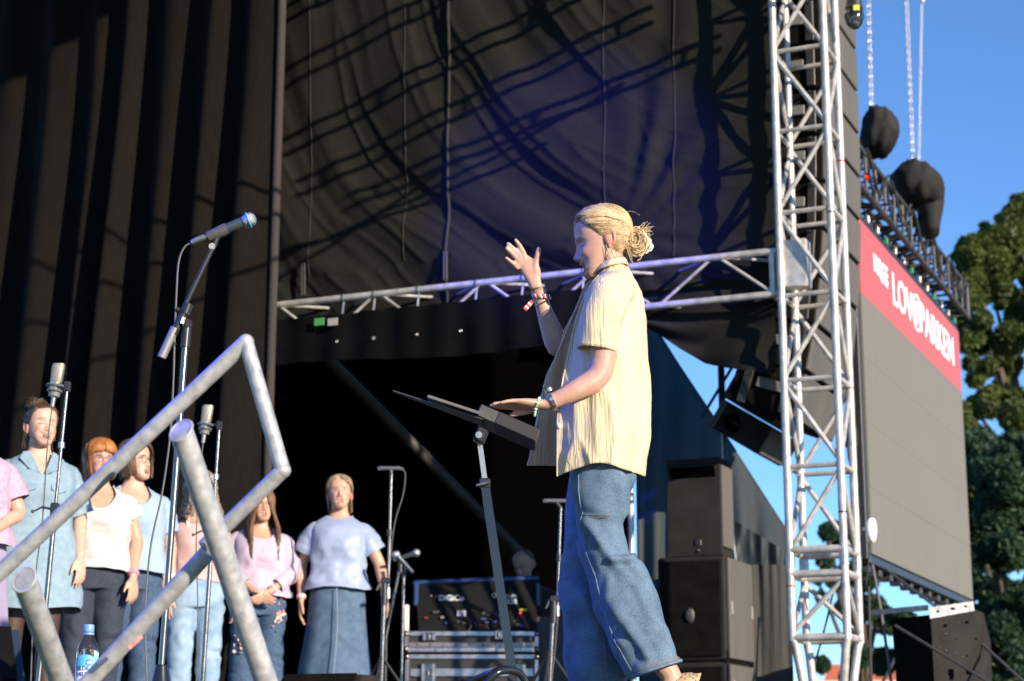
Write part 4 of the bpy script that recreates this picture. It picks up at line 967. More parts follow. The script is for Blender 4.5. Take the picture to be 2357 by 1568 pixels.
# 5 pink tank top
l, h = at_(462, 1093, 11.55)
t, Mx, Hx, arm = person(l, h, R(20), (R(16), R(-6), 0), ('fwd', 'hang'), SK2, 'singer with curly grey hair in a pink tank top and light jeans', (h_curl, HGY), dict(m=PTK, hem=.97, ease=.010, sleeve=0, sl_r=.08, vneck=.10, flare=.004, tank=True, wr=.5), (lambda: pants_mesh(1.02, .05, .082), LIGHTJ), wm=1.03, hd=dict(mouth=.7))
band(t, Mx, arm, 1, .93, WWB, .032, 'watch', .011); band(t, Mx, arm, -1, .93, BEAD, .031)
stp = MB()
for s in (-1, 1): stp.tube(crom([V((s*.085,-.112,1.29)), V((s*.088,-.085,1.36)), V((s*.085,-.01,1.408)), V((s*.085,.07,1.36))], 4), .012, 8, ref=(0,1,0), flat=.35)
xform(stp, Mx); stp.build('strap', mat('lace_strap', (.62,.45,.42), .8), t)
# 6 lilac blouse with long hair
l, h = at_(603, 1128, 12.15)
t, Mx, Hx, arm = person(l, h, R(14), (R(6), R(-8), 0), ('clasp', 'clasp'), SK2, 'singer with very long brown hair and clasped hands in a lilac blouse', (h_long, HLB), dict(m=LIL, hem=.93, ease=.026, sleeve=1.75, sl_r=.070, vneck=.09, flare=.022, wr=1.3, buttons=(5, 1.05, LIL)), (lambda: pants_mesh(1.06, .05, .095, .03), BLUEJ), wm=1.06, hd=dict(mouth=.7))
glasses(t, Hx, GLP); band(t, Mx, arm, 1, .90, BEAD, .031)
fl = [mat('flower_pink', (.75,.25,.28), .6), mat('flower_white', (.6,.58,.5), .6), mat('flower_leaf', (.12,.16,.10), .7), mat('flower_rose', (.8,.45,.42), .6)]
rg = random.Random(9)
for cx_, cz_, n_ in ((.135, .80, 34), (-.115, .62, 30)):
    for k in range(n_):
        q = V((cx_ + rg.gauss(0,.022), 0, cz_ + rg.gauss(0,.045))); q.y = -math.sqrt(max(.0005, .098**2 - (abs(q.x)-.09)**2))-.012
        MB().sph(Mx @ q, rg.uniform(.004,.012), .004, rg.uniform(.004,.012), 7, 5).build('flower', fl[k % 4], t)
# 7 blue satin tee, denim skirt
l, h = at_(783, 1098, 12.2)
t, Mx, Hx, arm = person(l, h, R(2), (R(4), R(-13), R(-3)), (((.245,.04,1.10), (.235,-.03,.865), (.06,-.12,-1), (-.9,-.3,0), (-.1,-1,0)), ((.265,.03,1.11), (.315,-.05,.885), (.12,-.1,-1), (-.9,-.3,0), (-.1,-1,0))), SK2, 'singer with short ash hair in a blue satin tee and denim skirt', (h_short, HSG), dict(m=SAT, hem=.93, ease=.026, sleeve=.66, sl_r=.084, vneck=.012, flare=.022, wr=1.2), (lambda: skirt_mesh(1.0, 1.0, .20, .18, .255, 7, .014), SKD, 'skirt'), wm=.99, hd=dict(mouth=.7))
band(t, Mx, arm, -1, .93, BEAD, .032); band(t, Mx, arm, 1, .93, mat('steel_band', (.5,.5,.6), .3, .8), .032, 'watch')
sm_ = MB(); sm_.tube([Mx @ V((.012*math.sin(k*.16), -.152-.0042*k, .93-.026*k)) for k in range(29)], .003, 5); sm_.build('seam', mat('seam_pale', (.22,.28,.36), .8), t)
# 8 sound engineer bent over the desk
l, h = at_(1207, 1262, 15.2)
t, Mx, Hx, arm = person(V((l.x, 15.2, -.18)), 1.70, R(-6), (R(-28), R(26), 0), ('fwd', 'fwd'), (.60,.38,.30), 'balding sound engineer in black bending over the mixing desk', (h_bald, mat('stubble', (.12,.08,.06), .8)), dict(m=BLKC, hem=.9, ease=.03, sleeve=.6, sl_r=.09, vneck=.02, flare=.02), (lambda: pants_mesh(1.1), BLKC), wm=1.12, hd=dict(mouth=.05, male=True, closed=True), group=None)
# ---------------------------------------------------------------- conductor
YC = 6.3
SKC = (.53,.315,.235)
cd = thing('person', V((P(1400,1560,YC).x, YC, 0)), 'conductor in a pale yellow crinkled shirt and wide jeans, one hand raised', 'person')
def C(u, v, dy=0.): return P(u, v, YC+dy)
m = MB()
# torso under the shirt and neck
m.tube([C(1395,1060), C(1400,960), C(1400,860), C(1402,760), C(1406,690), C(1408,655), C(1408,625), C(1402,600), C(1396,575)], [.10,.098,.098,.10,.085,.062,.054,.052,.050], 20, ref=(0,1,0), flat=1.15)
# near arm
m.tube(crom([C(1415,672,-.17), C(1392,770,-.20), C(1379,862,-.20), C(1322,900,-.22), C(1262,928,-.22)], 5), [.052]*4+[.050,.048,.047,.046,.0445,.044,.043,.042,.041,.039,.036,.034,.0315,.029,.0275,.027,.027], 18)
m.sph(C(1383,868,-.19), .036, n=12, m=8)
hand(m, C(1250,932,-.22), (-1,-.04,.02), (.0,-.22,-1), (0,1,-.2), 1.0, (-.02,.02,.05,.10), .25, .05)
# far arm raised
m.tube(crom([C(1405,668,.17), C(1340,750,.20), C(1293,800,.20), C(1262,740,.17), C(1238,665,.14)], 5), [.050]*4+[.047,.045,.043,.043,.043,.0435,.044,.044,.043,.040,.037,.034,.031,.0285,.027,.026,.026], 18)
hY = .12
rings = []
for (ul, vl), (ur, vr), th in (((1221,668),(1250,662),.017), ((1214,652),(1247,647),.017), ((1203,634),(1245,628),.0165), ((1194,618),(1239,611),.0155), ((1190,606),(1231,598),.014), ((1190,598),(1216,588),.010)):
    a, b = C(ul, vl, hY), C(ur, vr, hY); c = (a+b)/2; e = (b-a)/2
    rings.append([c + e*math.copysign(abs(math.cos(t))**.8, math.cos(t)) + V((0, th*math.sin(t), 0)) for t in [2*math.pi*k/16 for k in range(16)]])
m.loft(rings)
for pts, r_ in ((((1211,605),(1206,585),(1197,567),(1187,553)), .0100), (((1203,605),(1196,588),(1182,573),(1169,561)), .0102), (((1198,610),(1190,596),(1178,583),(1166,572)), .0098), (((1194,620),(1186,611),(1175,602),(1165,594)), .0088),
                (((1236,632),(1233,612),(1236,594),(1240,573)), .0125)):
    q = crom([C(u, v, hY - .004 + .012*(k/3)**2*(-1 if r_ > .011 else -1.6)) for k, (u, v) in enumerate(pts)], 3)
    m.tube(q, [r_*(1.12 if r_ > .011 and i < 4 else 1)*lerp(1.04, .74, (i/9)**1.6) for i in range(10)], 10); m.sph(q[-1], r_*.72, n=9, m=7)
m.sph(C(1233, 625, hY-.006), .019, .013, .026, 12, 8)
m.tube([C(1395,1040,-.03), C(1392,1120,-.06), C(1392,1262,-.07), C(1432,1375,-.08), C(1473,1462,-.08), C(1510,1520,-.08)], [.07,.06,.05,.042,.04,.04], 14)
# near ankle and foot, heel lifted
m.tube(crom([C(1490,1480,-.08), C(1520,1525,-.08), C(1545,1560,-.08), C(1530,1600,-.08), C(1480,1640,-.09), C(1440,1655,-.09)], 3), [.038,.038,.038,.037,.036,.036,.036,.037,.037,.036,.035,.034,.032,.03,.028,.024], 14)
m.sph(C(1572,1574,-.08), .032, n=12, m=8)
hm, hc = head_mesh(SKC, mouth=.7, smile=.8, closed=True, brow=(.24,.14,.08), lip=(.56,.19,.18), blush=.12)
Hx = Matrix.Translation(C(1388, 560, 0)) @ Matrix.Rotation(R(-86), 4, 'Z') @ Matrix.Rotation(R(12), 4, 'X') @ Matrix.Scale(1.02, 4)
xform(hm, Hx)
body_obj(cd, m, SKC, .0042, hm, hc)
# hair: swept back to a low knot held by a claw clip
HBL = hairmat('hair_blonde', (.56,.40,.22), (.38,.25,.125)); HBL2 = hairmat('hair_blonde_light', (.74,.58,.37), (.55,.40,.23))
rg = random.Random(21); ln = line_std(.074, .0, -.078); bun = V((0, .100, -.020))
hg = hair_cap(.009, ln); hl = MB()
hair_back(hg, rg, 2000, .0100, ln, bun, .0011); hair_back(hl, rg, 1700, .0108, ln, bun, .0009)
def knot(mm, n, r_):
    for k in range(n):
        a0 = rg.uniform(0, 6.3); pts = []; c = bun + V((rg.gauss(0,.010), .010+rg.gauss(0,.006), rg.gauss(0,.009))); R0 = rg.uniform(.016, .036); tl = rg.uniform(-.6, .6)
        for j in range(11): t_ = a0 + j*.5; pts.append(c + V((R0*.8*math.sin(t_*.5+tl*3), R0*.85*math.cos(t_), R0*math.sin(t_))))
        strand(mm, pts, r_, rg, 4)
knot(hg, 220, .0022); knot(hl, 160, .0018)
for k in range(46):                                     # loose ends above the clip
    c = bun + V((rg.gauss(0,.012), .030+rg.gauss(0,.008), .018+rg.gauss(0,.012))); d = V((rg.gauss(0,.25), rg.uniform(.3,1.1), rg.uniform(.1,1.2))).normalized(); L = rg.uniform(.02,.06)
    strand(hl if k % 2 else hg, [c + d*(L*j/5) + V((0,0,-.012*(j/5)**2)) for j in range(6)], .0016, rg)
for k in range(34):                                     # wisps at the temple, ear and nape
    sg = -1 if k % 4 else 1; a = sg*rg.uniform(1.55, 2.6); q0 = head_base(a, rg.uniform(-.04,.01), .006); L = rg.uniform(.04,.11)
    strand(hl, [q0 + V((sg*.006*math.sin(j*.35+k)*j/8, .0012*j, -L*j/8)) for j in range(9)], .0011, rg)
for k in range(22):                                     # flyaways
    a = rg.uniform(-3.1, 3.1); z = rg.uniform(.06,.112); q0 = head_base(a, z, .010); d = (q0*1.0).normalized()
    strand(hl, [q0 + d*(.004*math.sin(j*.5)) + V((0, .008*j, -.0015*j*j*.4)) for j in range(7)], .0004, rg)
xform(hg, Hx); xform(hl, Hx)
ho = hg.build('hair', HBL, cd, sharp=None, recalc=False); hl.build('highlight', HBL2, ho, sharp=None, recalc=False)
clp = MB()
for k, (y, z, r_) in enumerate(((.140,-.010,.013), (.150,-.026,.014), (.154,-.044,.013), (.140,-.052,.011), (.144,-.034,.012))):
    clp.sph(Hx @ V((-.022+.004*k, y, z)), r_, r_*.5, r_, 12, 8); clp.sph(Hx @ V((.018-.004*k, y, z)), r_, r_*.5, r_, 12, 8)
clp.build('hair_clip', mat('clip_white', (.74,.72,.66), .3, sub=.2), cd)
er = MB(); er.sph(Hx @ V((-.0795, .006, -.034)), .003, n=8, m=6); er.build('earring', mat('gold', (.8,.55,.15), .25, 1), cd)
# shirt ----------------------------------------------------------
CRK = mat('crinkle_yellow', (.83,.75,.53), .75, c2=(.78,.67,.43), vs=14, stretch=(1,1,.12), sheen=.1)
t_ = CRK.node_tree; b_ = t_.nodes['Principled BSDF']; tc_ = t_.nodes.new('ShaderNodeTexCoord'); mp_ = t_.nodes.new('ShaderNodeMapping'); mp_.inputs['Scale'].default_value = (1,1,.10); t_.links.new(tc_.outputs['Object'], mp_.inputs[0])
nw = t_.nodes.new('ShaderNodeTexNoise'); nw.inputs['Scale'].default_value = 85; nw.inputs['Detail'].default_value = 5; nw.inputs['Distortion'].default_value = .6; t_.links.new(mp_.outputs[0], nw.inputs['Vector'])
bp_ = t_.nodes.new('ShaderNodeBump'); bp_.inputs['Strength'].default_value = 1.0; bp_.inputs['Distance'].default_value = .008; t_.links.new(nw.outputs[0], bp_.inputs['Height']); t_.links.new(bp_.outputs[0], b_.inputs['Normal'])
thin(CRK, (.85,.55,.10), .28)
LV = [ # near-front edge, back edge, far-front edge, half depth, near-side dip
 ((1283,1097),(1485,1097),(1214,1072),.185,1066), ((1283,1060),(1489,1060),(1220,1052),.19,1035), ((1283,1010),(1497,1010),(1229,1010),.195,1000), ((1284,960),(1499,965),(1238,965),.195,955), ((1290,910),(1498,915),(1247,915),.195,905), ((1298,865),(1495,865),(1258,866),.195,860),
 ((1308,820),(1491,825),(1278,825),.195,815), ((1317,775),(1487,780),(1297,780),.195,770), ((1327,735),(1484,740),(1313,740),.195,730), ((1338,702),(1480,702),(1329,703),.190,695), ((1347,680),(1475,675),(1340,681),.180,668), ((1357,662),(1467,653),(1351,664),.155,650), ((1367,647),(1456,636),(1361,650),.120,634), ((1376,637),(1444,622),(1370,640),.085,622), ((1382,631),(1436,612),(1376,634),.068,613)]
rings = []
for (a, b, c, hd_, vd) in LV:
    uM = lerp(a[0], b[0], .50); vM = vd
    ctl = [C(a[0], a[1], -hd_*.66), C(lerp(a[0],b[0],.22), lerp(a[1],vM,.62), -hd_*.93), C(uM, vM, -hd_*1.03), C(lerp(a[0],b[0],.80), lerp(vM,b[1],.6), -hd_*.80), C(b[0], b[1], 0),
           C(lerp(a[0],b[0],.80), lerp(vM,b[1],.5), hd_*.80), C(uM, vM, hd_*1.0), C(lerp(a[0],b[0],.2), lerp(vM,c[1],.6), hd_*.85), C(c[0], c[1], hd_*.45)]
    rings.append(crom(ctl, 16))
sh = MB(); fine = []
for i in range(len(rings)-1):
    for k in range(6): fine.append([lerp(p, q, k/6) for p, q in zip(rings[i], rings[i+1])])
fine.append(rings[-1])
sh.loft(fine, False, False, closed=False)
sh = displace(sh, lambda p: .010*noise.noise(V((p.x*5, p.y*5, p.z*2.2))) + .007*math.sin(p.x*22 + 3*noise.noise(p*2.5))*sst(1.25, .95, p.z) + .0045*noise.noise(V((p.x*38, p.y*38, p.z*4.5))) + .010*max(0, 1-4*abs(noise.noise(V((p.x*9, p.y*9, p.z*2.4+7)))))**2 + .006*noise.noise(V((p.x*18, p.y*18, p.z*4))))
# near sleeve
sl_ = MB()
cen = crom([C(1418,664,-.145), C(1398,690,-.185), C(1387,730,-.20), C(1379,770,-.205), C(1374,806,-.205)], 5); rr = [.066,.068,.070,.071,.072,.072,.072,.071,.0705,.070,.0692,.068,.067,.066,.065,.064,.063,.0615,.060,.059,.058]
sl_.tube(cen, rr, 34, cap=False, ref=(0,-1,0))
sl_ = displace(sl_, lambda p: .006*noise.noise(V((p.x*9, p.y*9, p.z*5))) + .006*noise.noise(V((p.x*38, p.y*38, p.z*4.5))) + .008*max(0, 1-4*abs(noise.noise(V((p.x*10, p.y*10, p.z*3+2)))))**2 + .005*math.sin(p.z*30+p.x*40)*noise.noise(p*5))
# far sleeve
sl2 = MB(); sl2.tube(crom([C(1405,662,.13), C(1382,695,.17), C(1360,725,.18)], 5), [.07,.07,.069,.068,.067,.066,.066,.065,.064,.063,.062], 28, cap=False)
for q in (sl_, sl2): sh.add(q.v, q.f)
def shell(mb, name, mt, parent, th):
    ob = mb.build(name, mt, parent, sharp=None, recalc=False); md = ob.modifiers.new('thickness', 'SOLIDIFY'); md.thickness = th; md.offset = 0; return ob
so_ = shell(sh, 'shirt', CRK, cd, .0022)
# collar
cl = MB(); rings = []
for k in range(7):
    t = k/6; o = .012*math.sin(t*math.pi*.9) + .010*t*t; row = []
    for j in range(25):
        a = lerp(.45, 2*math.pi-.45, j/24); fl_ = .5-.5*math.cos(a)
        base = C(lerp(1382,1438,fl_), lerp(633,613,fl_), 0) + V((0, -.068*math.sin(a)*1.0, 0))
        topz = -.014 + .040*math.sin(min(1, t*1.7)*math.pi*.5) - .060*max(0, t-.55)
        out = (V((-math.cos(a), -math.sin(a), 0)))
        row.append(base + UP*(topz) + out*(.002 + .020*max(0, t-.45)) + V((-.012*t*(1-fl_),0,0)))
    rings.append(row)
cl.loft(rings, False, False, closed=False); shell(cl, 'collar', CRK, so_, .003)
# placket edges, pocket, pearl buttons
nf = [f_[0] for f_ in fine]; ffe = [f_[-1] for f_ in fine]
MB().tube([p + V((-.001,-.002,0)) for p in nf[:-4]], .0028, 6).build('front_edge', CRK, so_); MB().tube([p for p in ffe[:-4]], .0028, 6).build('front_edge', CRK, so_)
pq = [C(1338,910,-.203), C(1378,903,-.208), C(1384,868,-.204), C(1381,866,-.204), C(1375,899,-.207), C(1338,906,-.202)]
MB().prism(pq, V((0,-.006,0))).build('pocket_welt', CRK, so_)
PEARL = mat('pearl', (.82,.80,.76), .18, coat=.6)
for u, v, dy in ((1287,981,-.145), (1252,890,.06)): MB().sph(C(u, v, dy), .0085 if dy < 0 else .004, n=14, m=9).build('button', PEARL, so_)
# jeans ----------------------------------------------------------
DEN = denim('denim_wash', (.115,.185,.265), (.062,.112,.175), 9)
t_ = DEN.node_tree; tc_ = t_.nodes.new('ShaderNodeTexCoord'); n3 = t_.nodes.new('ShaderNodeTexNoise'); n3.inputs['Scale'].default_value = 330; n3.inputs['Detail'].default_value = 2; t_.links.new(tc_.outputs['Object'], n3.inputs['Vector'])
mr = t_.nodes.new('ShaderNodeMapRange'); mr.inputs[1].default_value = .3; mr.inputs[2].default_value = .7; mr.inputs[3].default_value = .55; mr.inputs[4].default_value = 1.45; t_.links.new(n3.outputs[0], mr.inputs[0])
b_ = t_.nodes['Principled BSDF']; src = b_.inputs['Base Color'].links[0].from_socket; mm_ = t_.nodes.new('ShaderNodeMix'); mm_.data_type = 'RGBA'; mm_.blend_type = 'MULTIPLY'; mm_.inputs[0].default_value = 1; t_.links.new(src, mm_.inputs[6]); t_.links.new(mr.outputs[0], mm_.inputs[7]); t_.links.new(mm_.outputs[2], b_.inputs['Base Color'])
def leg(rows, dy, hd0, n=80):
    out = []
    for (uL, vL, uR, vR, hd_) in rows:
        a, b = C(uL, vL, dy), C(uR, vR, dy); c = (a+b)/2; e = (b-a)/2
        out.append([c + e*math.copysign(abs(math.cos(t))**.85, math.cos(t)) + V((0, hd_*math.copysign(abs(math.sin(t))**.85, math.sin(t)), 0)) for t in [2*math.pi*k/n for k in range(n)]])
    res = []
    for j in range(n):
        res.append(crom([r_[j] for r_ in out], 12))
    return [[res[j][i] for j in range(n)] for i in range(len(res[0]))]
near = leg([(1318,1040,1462,1050,.10), (1320,1100,1466,1100,.10), (1327,1185,1447,1185,.105), (1334,1262,1447,1262,.108), (1342,1300,1484,1304,.112), (1364,1381,1516,1381,.115), (1398,1465,1549,1463,.115), (1424,1520,1565,1497,.112), (1443,1566,1576,1522,.110)], -.065, .1)
far = leg([(1310,1040,1460,1050,.10), (1305,1100,1450,1100,.11), (1298,1185,1438,1185,.11), (1289,1262,1436,1262,.105), (1286,1300,1440,1300,.105), (1291,1409,1446,1409,.105), (1298,1500,1450,1500,.108), (1304,1590,1456,1590,.110), (1308,1650,1460,1650,.11)], .11, .1)
def UVP(p):                                             # back to the sight line through p
    d_ = p - V((0,0,CZ)); z_ = d_.y*CT + d_.z*ST; return CX + F*d_.x/z_, CY - F*(-d_.y*ST + d_.z*CT)/z_
CREASE = [(1350,1203,1380,1245,13,.020), (1380,1245,1408,1288,15,.022), (1408,1288,1455,1284,8,.020), (1398,1330,1394,1378,12,.010), (1416,1405,1450,1450,14,.018), (1450,1450,1490,1508,13,.022), (1368,1395,1380,1440,9,.010), (1342,1370,1376,1466,12,.018), (1430,1120,1446,1180,12,.012), (1470,1350,1500,1420,12,.010), (1310,1230,1300,1300,10,.010), (1306,1400,1318,1480,9,.012), (1335,1250,1352,1320,9,.008), (1440,1300,1470,1330,10,-.012)]
def crease(p):
    if p.y > YC + .12: return 0.
    u, v = UVP(p); s = 0.
    for u0, v0, u1, v1, w_, dp in CREASE:
        dx, dy = u1-u0, v1-v0; t = max(0., min(1., ((u-u0)*dx + (v-v0)*dy)/(dx*dx+dy*dy))); q2 = ((u-u0-dx*t)**2 + (v-v0-dy*t)**2)/(w_*w_)
        if q2 < 6: s -= dp*(math.exp(-q2) - .35*math.exp(-q2/3))
    return s
def jf(p):
    q = p - C(1390,1100)
    return crease(p) + .012*noise.noise(V((q.x*6, q.y*5, q.z*4))) + .010*max(0, 1-3.5*abs(noise.noise(V((q.x*3.2+q.z*2.6, q.y*2, q.z*1.5-q.x*1.0+3)))))**2 + .011*math.sin(q.z*17 + q.x*20 + 4*noise.noise(q*2.6))*(.35+noise.noise(q*3+V((4,4,4)))) + .007*noise.noise(q*11) + .003*noise.noise(q*26)
jn = MB(); jn.loft(near, True, False); jn.loft(far, True, False); jn = displace(jn, jf)
jo = shell(jn, 'jeans', DEN, cd, .003)
STI = mat('stitch', (.30,.17,.06), .7); SEB = denim('denim_seam', (.14,.21,.29), (.06,.11,.18), 60)
def on_leg(L, jj, i): return L[i][jj]
n40 = 80; js = 44
pts = [near[i][js] for i in range(9, len(near))]
pts = [p + V((0, 0, 0)) for p in displace(MB().add(near[0], []) if False else MB(), jf).v] or pts
seam = MB(); nn = []
tmp = MB(); tmp.loft(near, True, False); tmp = displace(tmp, jf)
row = lambda j: [tmp.v[i*n40+j] for i in range(len(near))]
def seamline(pts, name, mt, r_, off): MB().tube([p + off for p in pts], r_, 6).build(name, mt, jo)
seamline(row(48)[12:], 'side_seam', SEB, .0032, V((-.0005,-.002,0))); seamline(row(48)[12:], 'stitching', STI, .0012, V((.006,-.0055,0)))
hemr = [tmp.v[(len(near)-1)*n40+j] for j in list(range(n40))+[0]]
MB().tube([p + V((0,-.0005,.006)) for p in hemr], .006, 6).build('hem', SEB, jo); MB().tube([p + V((-.006,-.003,.016)) for p in hemr], .0013, 5).build('stitching', STI, jo)
i0 = 25
dart = [lerp(tmp.v[i0*n40+48+k*2], tmp.v[(i0+1)*n40+48+k*2], k*.09) + V((0,-.003,0)) for k in range(8)]
MB().tube(crom(dart, 3), .0035, 6).build('dart_seam', SEB, jo); MB().tube([p + V((0,-.004,-.006)) for p in crom(dart, 3)], .0012, 5).build('stitching', STI, jo)
tmf = MB(); tmf.loft(far, True, False); tmf = displace(tmf, jf)
fr_ = [tmf.v[i*n40+62] for i in range(len(far))]
seamline(fr_[44:], 'inner_seam', SEB, .004, V((0,-.003,0))); seamline(fr_[44:], 'stitching', STI, .0014, V((-.006,-.005,0)))
# shoes
SHO = mat('beige_leather', (.42,.29,.17), .55, var=.1, vs=20)
shoe = MB(); rings = []
for k in range(8):
    t = k/7; u = lerp(1606, 1520, t); v = lerp(1572, 1596, t); r_ = lerp(.030, .046, sst(0,.5,t))
    rings.append([C(u, v, -.08) + V((0, r_*.9*math.cos(a), 0)) + V((.35,0,.93))*(r_*1.15*math.sin(a)) for a in [2*math.pi*j/20 for j in range(20)]])
shoe.loft(rings)
sb2 = shoe.build('shoe', SHO, cd, sharp=None)
for k in range(7):
    for j in range(4):
        t = .10 + k*.11; u = lerp(1606, 1520, t); v = lerp(1572, 1596, t); r_ = lerp(.030,.046, sst(0,.5,t)); a = -1.0 + j*.5 + math.pi + (k % 2)*.22 - .3
        MB().sph(C(u, v, -.08) + V((0, r_*.9*math.cos(a), 0)) + V((.35,0,.93))*(r_*1.15*math.sin(a)), .003, n=7, m=5).build('stud', CHROME, sb2)
MB().tube([C(1596,1585,-.08), C(1560,1625,-.08), C(1470,1668,-.09), C(1420,1675,-.09)], [.03,.03,.035,.02], 10, ref=(0,0,1), flat=.4).build('sole', mat('sole_dark', (.04,.03,.025), .7), sb2)
f2 = MB(); f2.tube([C(1390,1640,.11), C(1340,1650,.11), C(1290,1660,.11)], [.045,.045,.025], 12); f2.build('shoe', SHO, cd)
# jewellery
STEEL = mat('watch_steel', (.6,.55,.45), .25, 1.0)
wc, wd = C(1269,923,-.22), (C(1262,928,-.22)-C(1322,900,-.22)).normalized()
wt = MB(); 
for k in range(16):
    a = 2*math.pi*k/16; e = wd.cross(V((0,1,0))).normalized(); f_ = V((0,1,0)); c = wc + (e*math.cos(a)+f_*math.sin(a))*.0315; wt.box(c, .0062, .0062, .0024, ex=wd, ey=(f_*math.cos(a)-e*math.sin(a)), ez=(e*math.cos(a)+f_*math.sin(a)), b=.001)
wo_ = wt.build('watch', STEEL, cd, sharp=30)
e = V((0,0,1)); MB().tube([wc + V((-.006,-.004,.030)), wc + V((-.010,-.004,.040))], .015, 18).build('watch_case', STEEL, wo_); MB().tube([wc + V((-.0101,-.004,.0402)), wc + V((-.0106,-.004,.0414))], .012, 18).build('watch_face', mat('watch_face', (.03,.05,.2), .1), wo_)
bc, bd_ = C(1236,936,-.22), V((-.85,0,.25)).normalized()
bmats = [mat('bead_mint', (.35,.65,.5), .2), mat('bead_white', (.75,.78,.8), .2), mat('bead_green', (.05,.38,.25), .2), mat('bead_yellow', (.75,.7,.35), .2)]
br = None
for k in range(18):
    a = 2*math.pi*k/18; e = bd_.cross(V((0,1,0))).normalized(); p = bc + e*(.030*math.cos(a)) + V((0,1,0))*(.034*math.sin(a)); MB().sph(p, .0052, n=8, m=6).build('bead', bmats[(k*7) % 4], cd)
# raised wrist: striped band, chain
ax = (C(1262,740,.17)-C(1238,665,.14)).normalized(); wc = C(1246,682,.145); e = ax.cross(V((0,1,0))).normalized(); f_ = e.cross(ax)
RS, WS = mat('band_red', (.62,.05,.03), .6), mat('band_white', (.75,.75,.75), .6)
for k in range(20):
    a0, a1 = 2*math.pi*k/20, 2*math.pi*(k+1)/20
    q = MB(); row = []
    for a in (a0, (a0+a1)/2, a1):
        d_ = (e*math.cos(a)+f_*math.sin(a))*.0305; sk_ = ax*(.010*math.cos(a)); row.append((wc + d_ - ax*.008 + sk_, wc + d_ + ax*.008 + sk_, d_.normalized()*.0015))
    q.loft([[r_[0] for r_ in row], [r_[1] for r_ in row]], False, False, closed=False); o_ = shell(q, 'band_stripe', RS if k % 2 else WS, cd, .0012)
tl = MB(); d0 = C(1228,690,.11); d1 = C(1208,713,.11)
for k in range(6):
    a, b = lerp(d0, d1, k/6), lerp(d0, d1, (k+1)/6); n_ = (b-a).cross(V((0,1,0))).normalized()*.007
    MB().prism([a-n_, b-n_*1.1, b+n_*1.1, a+n_], V((0,.0012,0))).build('band_tail', BLKM if k < 1 else (RS if k % 2 else WS), cd)
MB().torus(C(1248,690,.145) + ax*.008, .0315, .0022, ax + V((.12,0,.1)), 26, 5).build('gold_chain', mat('gold', (.8,.55,.15), .25, 1), cd)
# ---------------------------------------------------------------- stage gear
MESHG = mat('mic_mesh', (.42,.44,.46), .35, .9, var=.5, vs=420, bump=1.0, bs=500, bd=.003)
MICB = mat('mic_body', (.075,.095,.115), .38, .5); STB = mat('stand_black', (.035,.037,.04), .35, .4); XLR = mat('xlr', (.35,.34,.32), .35, .8)
CABL = mat('mic_cable', (.10,.10,.10), .5)
# boom stand with vocal microphone
Y1 = 6.05
def Q(u, v, dy=0): return P(u, v, Y1+dy)
bs_ = thing('microphone_stand', V((Q(372,1540).x, Y1, 0)), 'tall boom microphone stand in front of the choir', 'microphone stand')
MB().tube([Q(427,790), Q(372,1530)], .0105, 14).build('pole', CHROME, bs_)
MB().tube([Q(430,755), Q(426,800)], .0155, 14).build('clutch', STB, bs_)
MB().tube([Q(392,775), Q(500,548)], .0085, 12).build('boom', STB, bs_)
MB().tube([Q(372,823), Q(403,755)], .0155, 14).build('counterweight', mat('knurled', (.24,.24,.25), .5, .5, bump=1, bs=300, bd=.002), bs_)
MB().tube([Q(399,770), Q(428,712)], .0135, 12).build('sleeve', STB, bs_); MB().tube([Q(426,722), Q(434,700)], .0165, 12).build('sleeve_cap', STB, bs_)
jt = MB().tube([Q(431,745,-.016), Q(431,745,.016)], .0165, 18).build('joint', STB, bs_)
MB().tube([Q(432,748,-.020), Q(432,748,-.016)], .0075, 12).build('bolt', CHROME, jt)
MB().box(Q(421,738,-.018), .0065, .002, .012, ex=(.9,0,-.3), ez=(.3,0,.9), b=.001).build('logo_plate', WHITE, jt, sharp=30)
MB().tube([Q(407,712,0), Q(414,716,0)], .010, 10).build('knob', STB, bs_)
z0 = Q(372,1530).z
cn = [V((Q(372,1530).x, Y1, z)) for z in (z0, z0-.004, z0-.05, z0-.085, .03)]
MB().tube(cn, [.014,.020,.030,.040,.042], 24).build('base_cone', mat('base_gloss', (.012,.014,.02), .25, coat=.3), bs_)
MB().tube([V((cn[0].x, Y1, 0.0)), V((cn[0].x, Y1, .03))], [.125,.12], 32).build('base_plate', STB, bs_)
MB().tube([Q(398,798), Q(404,790)], .006, 8).build('cable_clip', STB, bs_)
mc = thing('microphone', Q(500,545), 'vocal microphone with a round silver grille on the boom stand', 'microphone')
d = (Q(575,505)-Q(468,549)).normalized()
h0 = Q(572,507)
MB().tube([Q(483,543), Q(520,527), Q(545,517), Q(557,512)], [.0135,.0165,.0178,.0182], 20).build('body', MICB, mc)
gr = MB(); e = d.orthogonal().normalized(); f_ = d.cross(e); rings = []
for t, r_ in ((-.022,.0175), (-.014,.0205), (-.004,.0245), (.004,.0255), (.014,.0235), (.021,.0175), (.0255,.009), (.027,.002)):
    rings.append([h0 + d*t + (e*math.cos(a)+f_*math.sin(a))*r_ for a in [2*math.pi*k/22 for k in range(22)]])
gr.loft(rings).build('grille', MESHG, mc, sharp=None)
MB().torus(h0, .0255, .0028, d, 28, 6).build('blue_ring', mat('ring_blue', (.06,.35,.6), .4), mc)
MB().tube([Q(478,546), Q(490,541), Q(512,531), Q(523,526)], [.0165,.019,.0205,.0205], 18).build('clip', mat('clip_grey', (.07,.07,.072), .5), mc)
